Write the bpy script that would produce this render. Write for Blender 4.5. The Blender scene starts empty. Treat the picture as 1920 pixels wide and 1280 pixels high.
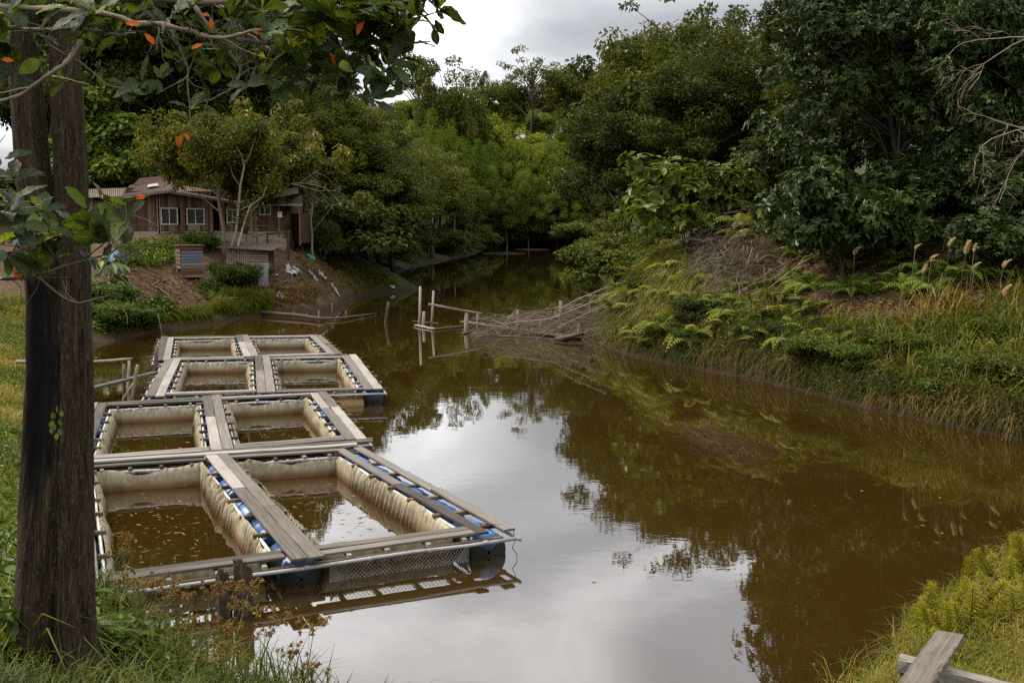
import bpy, math, random
import numpy as np
from mathutils import Vector, Matrix

R_ = math.radians
rng = np.random.default_rng(7)
random.seed(7)
sc = bpy.context.scene
COL = sc.collection

# ------------------------------------------------------------------ camera
FOC, HC, PITCH = 2000.0, 4.5, math.atan(230/2000.0)
cs, sn = math.cos(PITCH), math.sin(PITCH)
cam = bpy.data.objects.new('camera', bpy.data.cameras.new('camera'))
COL.objects.link(cam)
cam.location = (0, 0, HC)
cam.rotation_euler = (math.pi/2 - PITCH, 0, 0)
cam.data.sensor_fit = 'HORIZONTAL'; cam.data.sensor_width = 36
cam.data.lens = 36*FOC/1920
cam.data.clip_start = 0.05; cam.data.clip_end = 3000
sc.camera = cam

def ray(px, py):
    u = (px-960)/FOC; v = (640-py)/FOC
    return np.array((u, cs+v*sn, -sn+v*cs))
def P(px, py, z=0.0):
    d = ray(px, py); t = (z-HC)/d[2]
    return Vector((d[0]*t, d[1]*t, z))
def Q(px, py, Y):
    d = ray(px, py); t = Y/d[1]
    return Vector((d[0]*t, Y, HC+d[2]*t))
def proj(p):
    x, y, z = p[0], p[1], p[2]-HC
    w = y*cs-z*sn; v = y*sn+z*cs
    return 960+FOC*x/w, 640-FOC*v/w

# ------------------------------------------------------------------ tagging
def tag(o, label=None, cat=None, group=None, kind=None):
    if label: o['label'] = label
    if cat: o['category'] = cat
    if group: o['group'] = group
    if kind: o['kind'] = kind
    return o
def empty(name, loc=(0,0,0), rz=0.0):
    o = bpy.data.objects.new(name, None); COL.objects.link(o)
    o.location = loc; o.rotation_euler = (0,0,rz); o.empty_display_size = .2
    return o
def link(name, me, parent=None, loc=None, rz=0.0):
    o = bpy.data.objects.new(name, me); COL.objects.link(o)
    if parent is not None: o.parent = parent
    if loc is not None: o.location = loc; o.rotation_euler = (0,0,rz)
    return o
ORD = ['first','second','third','fourth','fifth','sixth','seventh','eighth','ninth','tenth','eleventh','twelfth','thirteenth','fourteenth','fifteenth','sixteenth','seventeenth','eighteenth','nineteenth','twentieth']
def ordw(i):
    if i < 20: return ORD[i]
    n = i+1; t = ['','','twenty','thirty','forty','fifty','sixty','seventy','eighty','ninety'][n//10]
    return t+'-'+ORD[n%10-1] if n%10 else t[:-1]+'ieth'

# ------------------------------------------------------------------ mesh building
class MB:
    def __init__(s):
        s.V=[]; s.F={}; s.T=[]; s.N=[]; s.n=0
    def add(s, v, f, tc=None, rn=0.5):
        v = np.asarray(v, dtype=np.float32).reshape(-1,3); n=len(v)
        if tc is None: tc = v
        s.V.append(v); s.T.append(np.asarray(tc, dtype=np.float32).reshape(-1,3))
        s.N.append(np.full(n, rn, dtype=np.float32) if np.isscalar(rn) else np.asarray(rn, dtype=np.float32))
        if isinstance(f, np.ndarray):
            s.F.setdefault(f.shape[1], []).append(f.astype(np.int32)+s.n)
        else:
            by={}
            for q in f: by.setdefault(len(q), []).append(q)
            for k,q in by.items(): s.F.setdefault(k, []).append(np.asarray(q, dtype=np.int32)+s.n)
        s.n += n
    def beam(s, p0, p1, w, h, up=(0,0,1), rn=None, seg=1, jit=0.0, ch=0.12):
        p0=np.array(p0,float); p1=np.array(p1,float); d=p1-p0; L=np.linalg.norm(d); d/=L
        up=np.array(up,float); sd=np.cross(d,up); sd/=np.linalg.norm(sd)+1e-9; up=np.cross(sd,d)
        c=min(w,h)*ch
        a,b=w/2,h/2
        prof=np.array([(-a+c,-b),(a-c,-b),(a,-b+c),(a,b-c),(a-c,b),(-a+c,b),(-a,b-c),(-a,-b+c)])
        vs=[];ts=[]; off=rng.random(3)*50
        for i in range(seg+1):
            t=i/seg; o=p0+d*L*t
            jj=(rng.random((8,2))-.5)*2*jit + (rng.random(2)-.5)*jit
            pp=prof+jj
            for q in pp:
                vs.append(o+sd*q[0]+up*q[1]); ts.append((off[0]+L*t, off[1]+q[0], off[2]+q[1]))
        f=[]
        for i in range(seg):
            for k in range(8):
                k2=(k+1)%8; f.append((i*8+k,i*8+k2,(i+1)*8+k2,(i+1)*8+k))
        f.append(tuple(range(7,-1,-1))); f.append(tuple(seg*8+k for k in range(8)))
        s.add(vs,f,ts, random.random() if rn is None else rn)
        return s
    def box(s, lo, hi, rn=None):
        lo=Vector(lo);hi=Vector(hi)
        m=(lo+hi)/2
        return s.beam((lo.x,m.y,m.z),(hi.x,m.y,m.z),hi.y-lo.y,hi.z-lo.z,rn=rn,ch=0.06)
    def tube(s, pts, rad, n=6, rn=None, cap=True, flat=None):
        pts=np.array([tuple(p) for p in pts],float); m=len(pts)
        rad=np.broadcast_to(np.asarray(rad,float),(m,)) if np.ndim(rad)<=1 else rad
        tg=np.gradient(pts,axis=0); tg/=np.linalg.norm(tg,axis=1)[:,None]+1e-9
        ref=np.array((0,0,1.)) if abs(tg[:,2]).mean()<.8 else np.array((1.,0,0))
        sd=np.cross(tg,ref); sd/=np.linalg.norm(sd,axis=1)[:,None]+1e-9
        up=np.cross(sd,tg)
        a=np.arange(n)*2*math.pi/n
        ln=np.concatenate([[0],np.cumsum(np.linalg.norm(np.diff(pts,axis=0),axis=1))])
        v=pts[:,None,:]+(sd[:,None,:]*np.cos(a)[None,:,None]+up[:,None,:]*np.sin(a)[None,:,None])*rad[:,None,None]
        off=rng.random(3)*40
        t=np.stack([np.repeat(ln[:,None],n,1)+off[0], np.cos(a)[None,:]*rad[:,None]+off[1], np.sin(a)[None,:]*rad[:,None]+off[2]],-1)
        i=np.arange(m-1)[:,None]*n; k=np.arange(n)[None,:]; k2=(k+1)%n
        f=np.stack([i+k,i+k2,i+n+k2,i+n+k],-1).reshape(-1,4)
        s.add(v.reshape(-1,3),f,t.reshape(-1,3),random.random() if rn is None else rn)
        if cap and n>3:
            b=s.n-m*n
            s.F.setdefault(n,[]).append(np.array([[b+j for j in range(n-1,-1,-1)],[b+(m-1)*n+j for j in range(n)]],dtype=np.int32))
        return s
    def grid(s, G, tc=None, rn=0.5, closed=False):
        G=np.asarray(G,float); a,b=G.shape[:2]
        i=np.arange(a-1)[:,None]*b; 
        if closed: k=np.arange(b)[None,:]; k2=(k+1)%b
        else: k=np.arange(b-1)[None,:]; k2=k+1
        f=np.stack([i+k,i+k2,i+b+k2,i+b+k],-1).reshape(-1,4)
        s.add(G.reshape(-1,3),f,None if tc is None else np.asarray(tc).reshape(-1,3), rn if np.isscalar(rn) else np.asarray(rn).reshape(-1))
        return s
    def mesh(s, name, mat, smooth=False):
        me=bpy.data.meshes.new(name)
        V=np.concatenate(s.V); T=np.concatenate(s.T); N=np.concatenate(s.N)
        idx=[];st=[];c=0
        for k,fl in s.F.items():
            fa=np.concatenate(fl); idx.append(fa.reshape(-1)); st.append(c+np.arange(len(fa))*k); c+=fa.size
        idx=np.concatenate(idx); st=np.concatenate(st)
        me.vertices.add(len(V)); me.vertices.foreach_set('co',V.reshape(-1))
        me.loops.add(len(idx)); me.loops.foreach_set('vertex_index',idx.astype(np.int32))
        me.polygons.add(len(st)); me.polygons.foreach_set('loop_start',st.astype(np.int32))
        me.update(calc_edges=True)
        me.polygons.foreach_set('use_smooth',np.full(len(st),smooth,dtype=bool))
        at=me.attributes.new('tc','FLOAT_VECTOR','POINT'); at.data.foreach_set('vector',T.reshape(-1))
        at=me.attributes.new('rn','FLOAT','POINT'); at.data.foreach_set('value',N)
        if isinstance(mat,(list,tuple)):
            for m in mat: me.materials.append(m)
        else: me.materials.append(mat)
        me.update()
        return me
    def build(s, name, mat, parent=None, smooth=False):
        return link(name, s.mesh(name,mat,smooth), parent)

# rooted: build mesh in world coordinates, shift to a parent's origin
def at_origin(mb, o):
    o=np.array(tuple(o),dtype=np.float32)
    for i in range(len(mb.V)): mb.V[i]=mb.V[i]-o
    return mb

# ------------------------------------------------------------------ noise
def _h(ix,iy,s):
    n=(ix.astype(np.int64)*374761393+iy.astype(np.int64)*668265263+s*1442695041)&0x7fffffff
    n=((n^(n>>13))*1274126177)&0x7fffffff
    return ((n^(n>>16))&0xffff)/65535.0
def vnoise(x,y,s=0):
    x=np.asarray(x,float);y=np.asarray(y,float)
    ix=np.floor(x);iy=np.floor(y);fx=x-ix;fy=y-iy
    fx=fx*fx*(3-2*fx);fy=fy*fy*(3-2*fy)
    a=_h(ix,iy,s);b=_h(ix+1,iy,s);c=_h(ix,iy+1,s);d=_h(ix+1,iy+1,s)
    return (a*(1-fx)+b*fx)*(1-fy)+(c*(1-fx)+d*fx)*fy-.5
def fbm(x,y,o=4,s=0):
    r=0;a=1.0
    for k in range(o): r=r+a*vnoise(x*2**k,y*2**k,s+k*7); a*=.5
    return r
def unit(a): return a/(np.linalg.norm(a,axis=-1,keepdims=True)+1e-9)

# ------------------------------------------------------------------ terrain
sh=[(1660,1300),(1665,1240),(1710,1195),(1780,1150),(1840,1100),(1900,1050),(1975,1015),(2120,1000),(2300,960),(2260,890),(2080,850),
 (1920,826),(1800,802),(1700,780),(1600,757),(1500,731),(1400,707),(1300,690),(1200,670),(1135,652),(1122,622),(1135,585),(1140,552),(1136,528),
 (1112,508),(1098,488),(1085,472),(1062,467),(1000,465),(940,466),(905,469),(880,476),(855,484),(800,493),(760,503),(738,515),(745,528),(790,541),(792,544),(745,547),(700,550),(655,560),(640,575),
 (600,588),(540,590),(475,592),(420,604),(370,612),(310,618),(250,630),(200,642),(165,655),(100,690),(60,735),(40,800),(40,900),(60,1000),(120,1090),(200,1150),(270,1210),(340,1290)]
W=[tuple(P(*p)[:2]) for p in sh]
W+=[(-2.2,9.0),(-.5,8.6),(1.2,8.7),(2.2,9.2)]
W=np.array(W)
def smooth_poly(W,it=2):
    for _ in range(it):
        A=.75*W+.25*np.roll(W,-1,0);B=.25*W+.75*np.roll(W,-1,0)
        W=np.stack([A,B],1).reshape(-1,2)
    return W
W=smooth_poly(W,1)
CP=[ # x,y,slope,hmax,backslope,d0
 (-14,52,.80,4.0,.02,30),(-11,58,1.5,4.1,.02,30),(-12,66,.9,3.8,.0,30),(-7,66,.5,2.6,.0,30),(-26,60,.6,4.0,.03,14),(-14,26,.16,2.2,.02,20),(-22,40,.2,2.6,.02,20),(-8,12,.4,2.6,.02,20),(-4,8,.45,3.4,.0,20),
 (0,0,.45,4.0,.02,20),(3,8,.38,3.2,.0,20),(9,12,.3,3,.05,15),(13,24,.55,5.5,.3,9),(8,33,.85,6.5,.3,9),(8,46,1.35,7.5,.3,10),(6.5,41,1.2,7.0,.3,10),(11,70,.55,8,.2,12),(10,105,.5,9,.2,14),
 (0,172,.5,34,.1,40),(12,160,.5,26,.1,40),(-22,165,.4,20,.1,40),(-12,120,.28,8,.1,20),(-20,92,.22,6,.08,20),(-34,80,.2,4.5,.05,14)]
CP=np.array(CP,float)
GX0,GX1,GY0,GY1,GS=-110.,110.,-30.,330.,.5
def sdist(x,y):
    p=np.stack([x,y],-1).astype(np.float32)
    d=np.full(len(p),1e9,np.float32); ins=np.zeros(len(p),bool)
    A=W.astype(np.float32);B=np.roll(A,-1,0)
    for a,b in zip(A,B):
        e=b-a; w=p-a; t=np.clip((w@e)/(e@e),0,1); q=w-t[:,None]*e
        d=np.minimum(d,(q*q).sum(1))
        c=(a[1]<=p[:,1])!=(b[1]<=p[:,1])
        xc=a[0]+(p[:,1]-a[1])/((b[1]-a[1]) if b[1]!=a[1] else 1e-9)*e[0]
        ins^=c&(p[:,0]<xc)
    d=np.sqrt(d)
    return np.where(ins,-d,d)
def raw_height(x,y):
    d=sdist(x,y)
    d=d+fbm(x*.9,y*.9,3,3)*.45*np.clip(np.abs(d),.2,1.0)
    w=1/(((x[:,None]-CP[:,0])**2+(y[:,None]-CP[:,1])**2)+1.5)**1.5
    w/=w.sum(1,keepdims=True)
    S=w@CP[:,2];Hm=w@CP[:,3];Bk=w@CP[:,4];d0=w@CP[:,5]
    dp=np.maximum(d,0)
    h=Hm*(1-np.exp(-S*dp/Hm))+Bk*np.maximum(dp-d0,0)
    h=np.minimum(h,5.5+36*np.clip((x+58)/28,0,1)+.01*dp)
    lip=.10*np.clip(dp/.25,0,1)
    h=h+lip+fbm(x*.35,y*.35,4,11)*np.clip(dp*.12,0,.55)+fbm(x*1.9,y*1.9,3,21)*np.clip(dp*.2,0,.16)
    return np.where(d>0,h,np.maximum(d*.5,-1.5)-.02)
_nx=int((GX1-GX0)/GS)+1;_ny=int((GY1-GY0)/GS)+1
_gx,_gy=np.meshgrid(np.linspace(GX0,GX1,_nx),np.linspace(GY0,GY1,_ny))
HG=raw_height(_gx.ravel(),_gy.ravel()).reshape(_ny,_nx)
def hgt(x,y):
    x=np.asarray(x,float);y=np.asarray(y,float)
    u=np.clip((x-GX0)/GS,0,_nx-1.001);v=np.clip((y-GY0)/GS,0,_ny-1.001)
    i=u.astype(int);j=v.astype(int);fu=u-i;fv=v-j
    return (HG[j,i]*(1-fu)+HG[j,i+1]*fu)*(1-fv)+(HG[j+1,i]*(1-fu)+HG[j+1,i+1]*fu)*fv
def hit(px,py,tmax=260):
    """terrain point seen at photo pixel (vectorised)"""
    px=np.atleast_1d(np.asarray(px,float));py=np.atleast_1d(np.asarray(py,float))
    d=np.stack([(px-960)/FOC,cs+(640-py)/FOC*sn,-sn+(640-py)/FOC*cs],-1)
    res=np.full((len(px),3),np.nan)
    act=np.ones(len(px),bool); t=2.0
    while t<tmax and act.any():
        p=d[act]*t; z=p[:,2]+HC
        g=hgt(p[:,0],p[:,1]); hitm=z<=np.maximum(g,0)
        ids=np.where(act)[0][hitm]
        res[ids]=np.stack([p[hitm,0],p[hitm,1],g[hitm]],-1)
        act[ids]=False
        t*=1.006
    return res
def G1(px,py):
    r=hit(px,py)[0]; return Vector(r)
def ground(x,y): return float(hgt(x,y))
def in_poly(px,py,poly):
    r=np.zeros(len(px),bool)
    for (x0,y0),(x1,y1) in zip(poly,poly[1:]+poly[:1]):
        c=(y0<=py)!=(y1<=py)
        r^=c&(px<x0+(py-y0)/((y1-y0) or 1e-9)*(x1-x0))
    return r
def sample_px(n,poly,land=True):
    xs=[p[0] for p in poly];ys=[p[1] for p in poly]
    px=rng.uniform(min(xs),max(xs),n*4);py=rng.uniform(min(ys),max(ys),n*4)
    m=in_poly(px,py,poly);px,py=px[m][:n],py[m][:n]
    r=hit(px,py); ok=~np.isnan(r[:,0])
    if land: ok&=r[:,2]>.02
    return r[ok]
# ------------------------------------------------------------------ materials
def nm(name):
    m=bpy.data.materials.new(name); m.use_nodes=True
    nt=m.node_tree; b=nt.nodes['Principled BSDF']; return m,nt,b
def N(nt,t,**kw):
    n=nt.nodes.new(t)
    for k,v in kw.items(): setattr(n,k,v)
    return n
def ramp(nt,src,stops,interp='LINEAR'):
    r=N(nt,'ShaderNodeValToRGB'); e=r.color_ramp.elements; r.color_ramp.interpolation=interp
    while len(e)<len(stops): e.new(.5)
    for i,(p,c) in enumerate(stops): e[i].position=p; e[i].color=(*c,1) if len(c)==3 else c
    nt.links.new(src,r.inputs[0]); return r.outputs[0]
def attr(nt,name,out='Fac'):
    a=N(nt,'ShaderNodeAttribute'); a.attribute_name=name; return a.outputs[out]
def mapv(nt,src,scale,loc=(0,0,0)):
    m=N(nt,'ShaderNodeMapping'); m.inputs['Scale'].default_value=scale; m.inputs['Location'].default_value=loc
    nt.links.new(src,m.inputs['Vector']); return m.outputs[0]
def noise(nt,vec,scale,detail=4,rough=.6,dist=0):
    n=N(nt,'ShaderNodeTexNoise'); n.inputs['Scale'].default_value=scale; n.inputs['Detail'].default_value=detail
    n.inputs['Roughness'].default_value=rough; n.inputs['Distortion'].default_value=dist
    if vec is not None: nt.links.new(vec,n.inputs['Vector'])
    return n.outputs[0]
def mix(nt,f,a,b,mode='MIX'):
    m=N(nt,'ShaderNodeMix',data_type='RGBA',blend_type=mode)
    for s,v in ((m.inputs[0],f),(m.inputs[6],a),(m.inputs[7],b)):
        if isinstance(v,(int,float)): s.default_value=v
        elif isinstance(v,tuple): s.default_value=(*v,1) if len(v)==3 else v
        else: nt.links.new(v,s)
    return m.outputs[2]
def math_(nt,op,a,b=None):
    m=N(nt,'ShaderNodeMath',operation=op)
    for s,v in zip(m.inputs,(a,b)):
        if v is None: continue
        if isinstance(v,(int,float)): s.default_value=v
        else: nt.links.new(v,s)
    return m.outputs[0]
def bump(nt,b,h,strength=.5,dist=.02):
    n=N(nt,'ShaderNodeBump'); n.inputs['Strength'].default_value=strength; n.inputs['Distance'].default_value=dist
    nt.links.new(h,n.inputs['Height']); nt.links.new(n.outputs[0],b.inputs['Normal'])

def leaf_mat(name, stops, rough=.5, trans=.3, spec=.2, tint=True, warm=True):
    m,nt,b=nm(name)
    c=ramp(nt,attr(nt,'rn'),[(p_,(q_[0]*1.08,q_[1],q_[2]*.62) if warm else q_) for p_,q_ in stops])
    if tint:
        oi=N(nt,'ShaderNodeObjectInfo'); c=mix(nt,1.0,c,oi.outputs['Color'],'MULTIPLY')
    nt.links.new(c,b.inputs['Base Color']); b.inputs['Roughness'].default_value=rough
    b.inputs['Specular IOR Level'].default_value=spec
    if trans>0:
        t=N(nt,'ShaderNodeBsdfTranslucent'); c2=mix(nt,1.0,c,(1.25,1.15,.55),'MULTIPLY'); nt.links.new(c2,t.inputs[0])
        mx=N(nt,'ShaderNodeMixShader'); mx.inputs[0].default_value=trans
        nt.links.new(b.outputs[0],mx.inputs[1]); nt.links.new(t.outputs[0],mx.inputs[2])
        nt.links.new(mx.outputs[0],nt.nodes['Material Output'].inputs[0])
    return m
D_=(.026,.042,.010);M_=(.058,.082,.017);L_=(.115,.14,.028);O_=(.14,.125,.03);B_=(.12,.075,.03)
LEAF_FOREST=leaf_mat('forest_leaf',[(0,D_),(.35,M_),(.65,(.082,.10,.022)),(.85,L_),(.97,O_),(1,B_)])
LEAF_DARK=leaf_mat('glossy_leaf',[(0,(.014,.028,.008)),(.5,(.034,.058,.013)),(.85,(.06,.095,.02)),(1,(.115,.14,.03))],rough=.42,trans=.2,spec=.28)
LEAF_LIGHT=leaf_mat('light_leaf',[(0,(.03,.055,.014)),(.5,(.075,.115,.025)),(.85,(.12,.15,.04)),(1,(.16,.15,.045))],rough=.4,trans=.3)
LEAF_YELLOW=leaf_mat('olive_leaf',[(0,(.045,.058,.012)),(.5,(.10,.108,.02)),(.85,(.165,.155,.032)),(1,(.2,.14,.035))],rough=.5,trans=.3)
FERN=leaf_mat('fern_leaf',[(0,(.06,.085,.014)),(.4,(.13,.16,.03)),(.7,(.2,.225,.055)),(1,(.28,.23,.09))],rough=.5,trans=.35)
GRASS=leaf_mat('grass_blade',[(0,(.03,.05,.008)),(.35,(.08,.105,.016)),(.6,(.15,.165,.025)),(.8,(.22,.185,.055)),(.92,(.34,.26,.13)),(1,(.18,.10,.045))],rough=.55,trans=.3)
DRYGRASS=leaf_mat('dry_grass_blade',[(0,(.03,.04,.008)),(.3,(.07,.065,.016)),(.55,(.11,.075,.028)),(.8,(.2,.135,.065)),(1,(.08,.04,.018))],rough=.6,trans=.25)
HERB=leaf_mat('herb_leaf',[(0,(.022,.045,.008)),(.5,(.06,.10,.015)),(.85,(.11,.16,.026)),(1,(.17,.18,.03))],rough=.42,trans=.25)
YHERB=leaf_mat('yellow_green_leaf',[(0,(.06,.08,.012)),(.45,(.15,.175,.018)),(.8,(.26,.27,.03)),(1,(.30,.19,.05))],rough=.5,trans=.35)
SEED=leaf_mat('seed_head',[(0,(.12,.068,.022)),(.5,(.24,.145,.048)),(1,(.34,.23,.085))],rough=.7,warm=False,trans=.2)
PLUME=leaf_mat('plume',[(0,(.35,.25,.14)),(.5,(.52,.40,.25)),(1,(.7,.58,.4))],rough=.8,warm=False,trans=.35)
DEADLEAF=leaf_mat('dead_leaf',[(0,(.05,.025,.012)),(.4,(.13,.06,.028)),(.7,(.2,.12,.07)),(.9,(.26,.19,.12)),(1,(.2,.05,.02))],rough=.7,warm=False,trans=.1)
ORANGELEAF=leaf_mat('orange_leaf',[(0,(.45,.09,.01)),(1,(.6,.16,.02))],rough=.5,trans=.35)
PETAL=leaf_mat('petal',[(0,(.6,.3,.4)),(1,(.8,.6,.65))],rough=.6,warm=False,trans=.3)

def big_leaf_mat():
    m,nt,b=nm('broad_leaf')
    rn=attr(nt,'rn')
    c=ramp(nt,rn,[(0,(.012,.024,.009)),(.42,(.026,.05,.011)),(.64,(.06,.105,.014)),(.82,(.15,.21,.018)),(1,(.28,.30,.02))])
    tc=N(nt,'ShaderNodeAttribute'); tc.attribute_name='tc'
    sp=N(nt,'ShaderNodeSeparateXYZ'); nt.links.new(tc.outputs['Vector'],sp.inputs[0])
    ab=math_(nt,'ABSOLUTE',sp.outputs[1])
    rib=math_(nt,'LESS_THAN',ab,.035)
    w=N(nt,'ShaderNodeTexWave'); w.inputs['Scale'].default_value=3.2; w.inputs['Distortion'].default_value=.3
    cb=N(nt,'ShaderNodeCombineXYZ'); nt.links.new(math_(nt,'SUBTRACT',sp.outputs[0],math_(nt,'MULTIPLY',ab,.35)),cb.inputs[0])
    nt.links.new(cb.outputs[0],w.inputs['Vector'])
    vein=math_(nt,'MULTIPLY',math_(nt,'POWER',w.outputs['Fac'],10),.25)
    c=mix(nt,vein,c,(.12,.15,.04)); c=mix(nt,math_(nt,'MULTIPLY',rib,.6),c,(.2,.2,.07))
    c=mix(nt,math_(nt,'MULTIPLY',noise(nt,tc.outputs['Vector'],3,5),.35),c,(.05,.05,.02))
    nt.links.new(c,b.inputs['Base Color']); b.inputs['Roughness'].default_value=.40
    b.inputs['Specular IOR Level'].default_value=.32
    bump(nt,b,w.outputs['Fac'],.25,.004)
    t=N(nt,'ShaderNodeBsdfTranslucent'); nt.links.new(mix(nt,1.0,c,(1.9,1.8,.5),'MULTIPLY'),t.inputs[0])
    mx=N(nt,'ShaderNodeMixShader'); mx.inputs[0].default_value=.42
    nt.links.new(b.outputs[0],mx.inputs[1]); nt.links.new(t.outputs[0],mx.inputs[2])
    nt.links.new(mx.outputs[0],nt.nodes['Material Output'].inputs[0])
    return m
BIGLEAF=big_leaf_mat()

def wood_mat(name,stops,grain=22,rough=.8,bmp=.5,dirt=.4,dirtc=(.05,.04,.03)):
    m,nt,b=nm(name)
    a=attr(nt,'tc','Vector')
    g=noise(nt,mapv(nt,a,(.8,grain,grain)),1.6,6,.65,.4)
    big=noise(nt,mapv(nt,a,(.5,2,2)),1.2,4)
    fac=math_(nt,'ADD',math_(nt,'MULTIPLY',g,.55),math_(nt,'MULTIPLY',attr(nt,'rn'),.45))
    c=ramp(nt,fac,stops)
    d=math_(nt,'MULTIPLY',ramp(nt,big,[(.45,(0,0,0)),(.75,(1,1,1))]),dirt)
    c=mix(nt,d,c,dirtc)
    nt.links.new(c,b.inputs['Base Color']); b.inputs['Roughness'].default_value=rough; b.inputs['Specular IOR Level'].default_value=.25
    bump(nt,b,g,bmp,.01)
    return m
PLANK=wood_mat('weathered_plank',[(.28,(.035,.029,.024)),(.42,(.11,.097,.083)),(.55,(.18,.163,.145)),(.75,(.28,.262,.24))],grain=34,bmp=1.0,dirt=.6,dirtc=(.085,.062,.043))
BOARD=wood_mat('wall_board',[(.2,(.026,.014,.009)),(.42,(.075,.042,.026)),(.6,(.14,.085,.054)),(.85,(.26,.178,.105))],grain=14,dirt=.4,dirtc=(.035,.022,.016))
TIMBER=wood_mat('dark_timber',[(.2,(.035,.022,.014)),(.5,(.09,.06,.038)),(.8,(.17,.125,.085))],dirt=.3)
OLDPOST=wood_mat('rotting_post',[(.2,(.025,.017,.012)),(.5,(.075,.05,.034)),(.8,(.20,.14,.095))],grain=30,bmp=1.0,dirt=.5,dirtc=(.02,.014,.01))
GREYWOOD=wood_mat('grey_driftwood',[(.2,(.12,.09,.07)),(.5,(.25,.2,.16)),(.8,(.40,.34,.28))],dirt=.3)
TWIG=wood_mat('dead_twig',[(.2,(.10,.07,.05)),(.5,(.22,.165,.125)),(.8,(.36,.29,.23))],dirt=.2)
BARK=wood_mat('tree_bark',[(.2,(.022,.017,.012)),(.5,(.06,.047,.035)),(.8,(.13,.11,.085))],grain=9,dirt=.3,dirtc=(.03,.035,.018))
PALEBARK=wood_mat('pale_bark',[(.2,(.12,.095,.065)),(.5,(.24,.195,.14)),(.8,(.36,.31,.24))],grain=6,dirt=.35,dirtc=(.1,.09,.05))
BRANCH=wood_mat('lichen_branch',[(.2,(.045,.035,.026)),(.45,(.11,.085,.06)),(.7,(.22,.18,.13)),(.9,(.32,.29,.22))],grain=5,dirt=.35,dirtc=(.05,.04,.025))

def trunk_mat():
    m,nt,b=nm('furrowed_bark')
    a=attr(nt,'tc','Vector')
    g=noise(nt,mapv(nt,a,(8,46,46)),1.0,7,.75,1.2)
    g2=noise(nt,mapv(nt,a,(2.6,17,17)),1.0,4,.6,.8); g=math_(nt,'ADD',math_(nt,'MULTIPLY',g,.6),math_(nt,'MULTIPLY',g2,.4))
    s=noise(nt,mapv(nt,a,(14,34,34)),1.3,6,.8)
    c=ramp(nt,g,[(.39,(.005,.0033,.0018)),(.49,(.032,.020,.0105)),(.57,(.078,.052,.029)),(.69,(.18,.13,.078))])
    li=ramp(nt,s,[(.57,(0,0,0)),(.66,(1,1,1))])
    big=noise(nt,mapv(nt,a,(1.2,4,4)),1.0,4)
    c=mix(nt,math_(nt,'MULTIPLY',li,math_(nt,'MULTIPLY',big,1.0)),c,(.36,.35,.29))
    c=mix(nt,math_(nt,'MULTIPLY',ramp(nt,big,[(.5,(0,0,0)),(.72,(1,1,1))]),.5),c,(.06,.032,.02))
    c=mix(nt,attr(nt,'rn'),c,(.004,.0035,.003))
    nt.links.new(c,b.inputs['Base Color']); b.inputs['Roughness'].default_value=.9; b.inputs['Specular IOR Level'].default_value=.2
    bump(nt,b,math_(nt,'ADD',g,math_(nt,'MULTIPLY',s,.4)),1.0,.03)
    return m
TRUNK=trunk_mat()
TWIGDARK=TWIG

def plain(name,col,rough=.6,metal=0,var=.25,scale=6,dirt=(.06,.05,.035),dirtamt=.35,spec=.4):
    m,nt,b=nm(name)
    tcn=N(nt,'ShaderNodeTexCoord')
    n1=noise(nt,tcn.outputs['Object'],scale,5); n2=noise(nt,tcn.outputs['Object'],scale*.25,5)
    c=mix(nt,math_(nt,'MULTIPLY',n1,var*2),tuple(x*(1+var*.5) for x in col),tuple(x*(1-var) for x in col))
    c=mix(nt,math_(nt,'MULTIPLY',ramp(nt,n2,[(.48,(0,0,0)),(.7,(1,1,1))]),dirtamt),c,dirt)
    nt.links.new(c,b.inputs['Base Color']); b.inputs['Roughness'].default_value=rough; b.inputs['Metallic'].default_value=metal
    b.inputs['Specular IOR Level'].default_value=spec
    return m
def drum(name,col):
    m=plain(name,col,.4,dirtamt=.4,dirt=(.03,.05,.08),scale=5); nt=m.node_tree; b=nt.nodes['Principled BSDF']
    src=b.inputs['Base Color'].links[0].from_socket      # lower part of the drum near black, by the vertex mask
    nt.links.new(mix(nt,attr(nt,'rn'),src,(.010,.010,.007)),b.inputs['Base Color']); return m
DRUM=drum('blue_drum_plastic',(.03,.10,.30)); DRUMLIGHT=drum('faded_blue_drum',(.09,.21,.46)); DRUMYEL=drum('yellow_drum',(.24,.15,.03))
PIPE=plain('grey_pipe',(.27,.28,.29),.5,dirtamt=.6,dirt=(.12,.10,.07),scale=9)
PIPEW=plain('white_pipe',(.5,.5,.47),.45,dirtamt=.7,dirt=(.16,.14,.1),scale=9)
WHITEFRAME=plain('white_paint',(.42,.40,.36),.6,dirtamt=.4,dirt=(.2,.17,.13))
GLASS=plain('dusky_louvre_glass',(.09,.09,.08),.15,spec=.6,var=.4)
CONCRETE=plain('concrete',(.30,.25,.18),.9,scale=3,dirtamt=.5,dirt=(.12,.09,.06))
TANWALL=plain('tan_wall',(.22,.15,.085),.85,scale=2)
BLACKIN=plain('interior_shade',(.012,.01,.008),.9)  # near-black colour stands in for the shade inside house and hutch
PAPER=plain('paper',(.7,.68,.62),.8)
TEAL=plain('teal_plastic',(.08,.42,.36),.5); BLUEBAG=plain('blue_plastic',(.19,.26,.33),.5); WHITEBAG=plain('white_plastic',(.42,.41,.38),.6,dirtamt=.5,dirt=(.25,.2,.15))
ROPE=plain('black_rope',(.02,.02,.02),.8); BLUEPAINT=plain('pale_blue_paint',(.22,.33,.42),.7); REDPAINT=plain('red_brown_paint',(.22,.05,.03),.7)
FISH=plain('orange_fish',(.26,.085,.012),.35,var=.4,dirtamt=0)
WIRE=plain('wire_mesh',(.42,.41,.38),.6)

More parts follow.
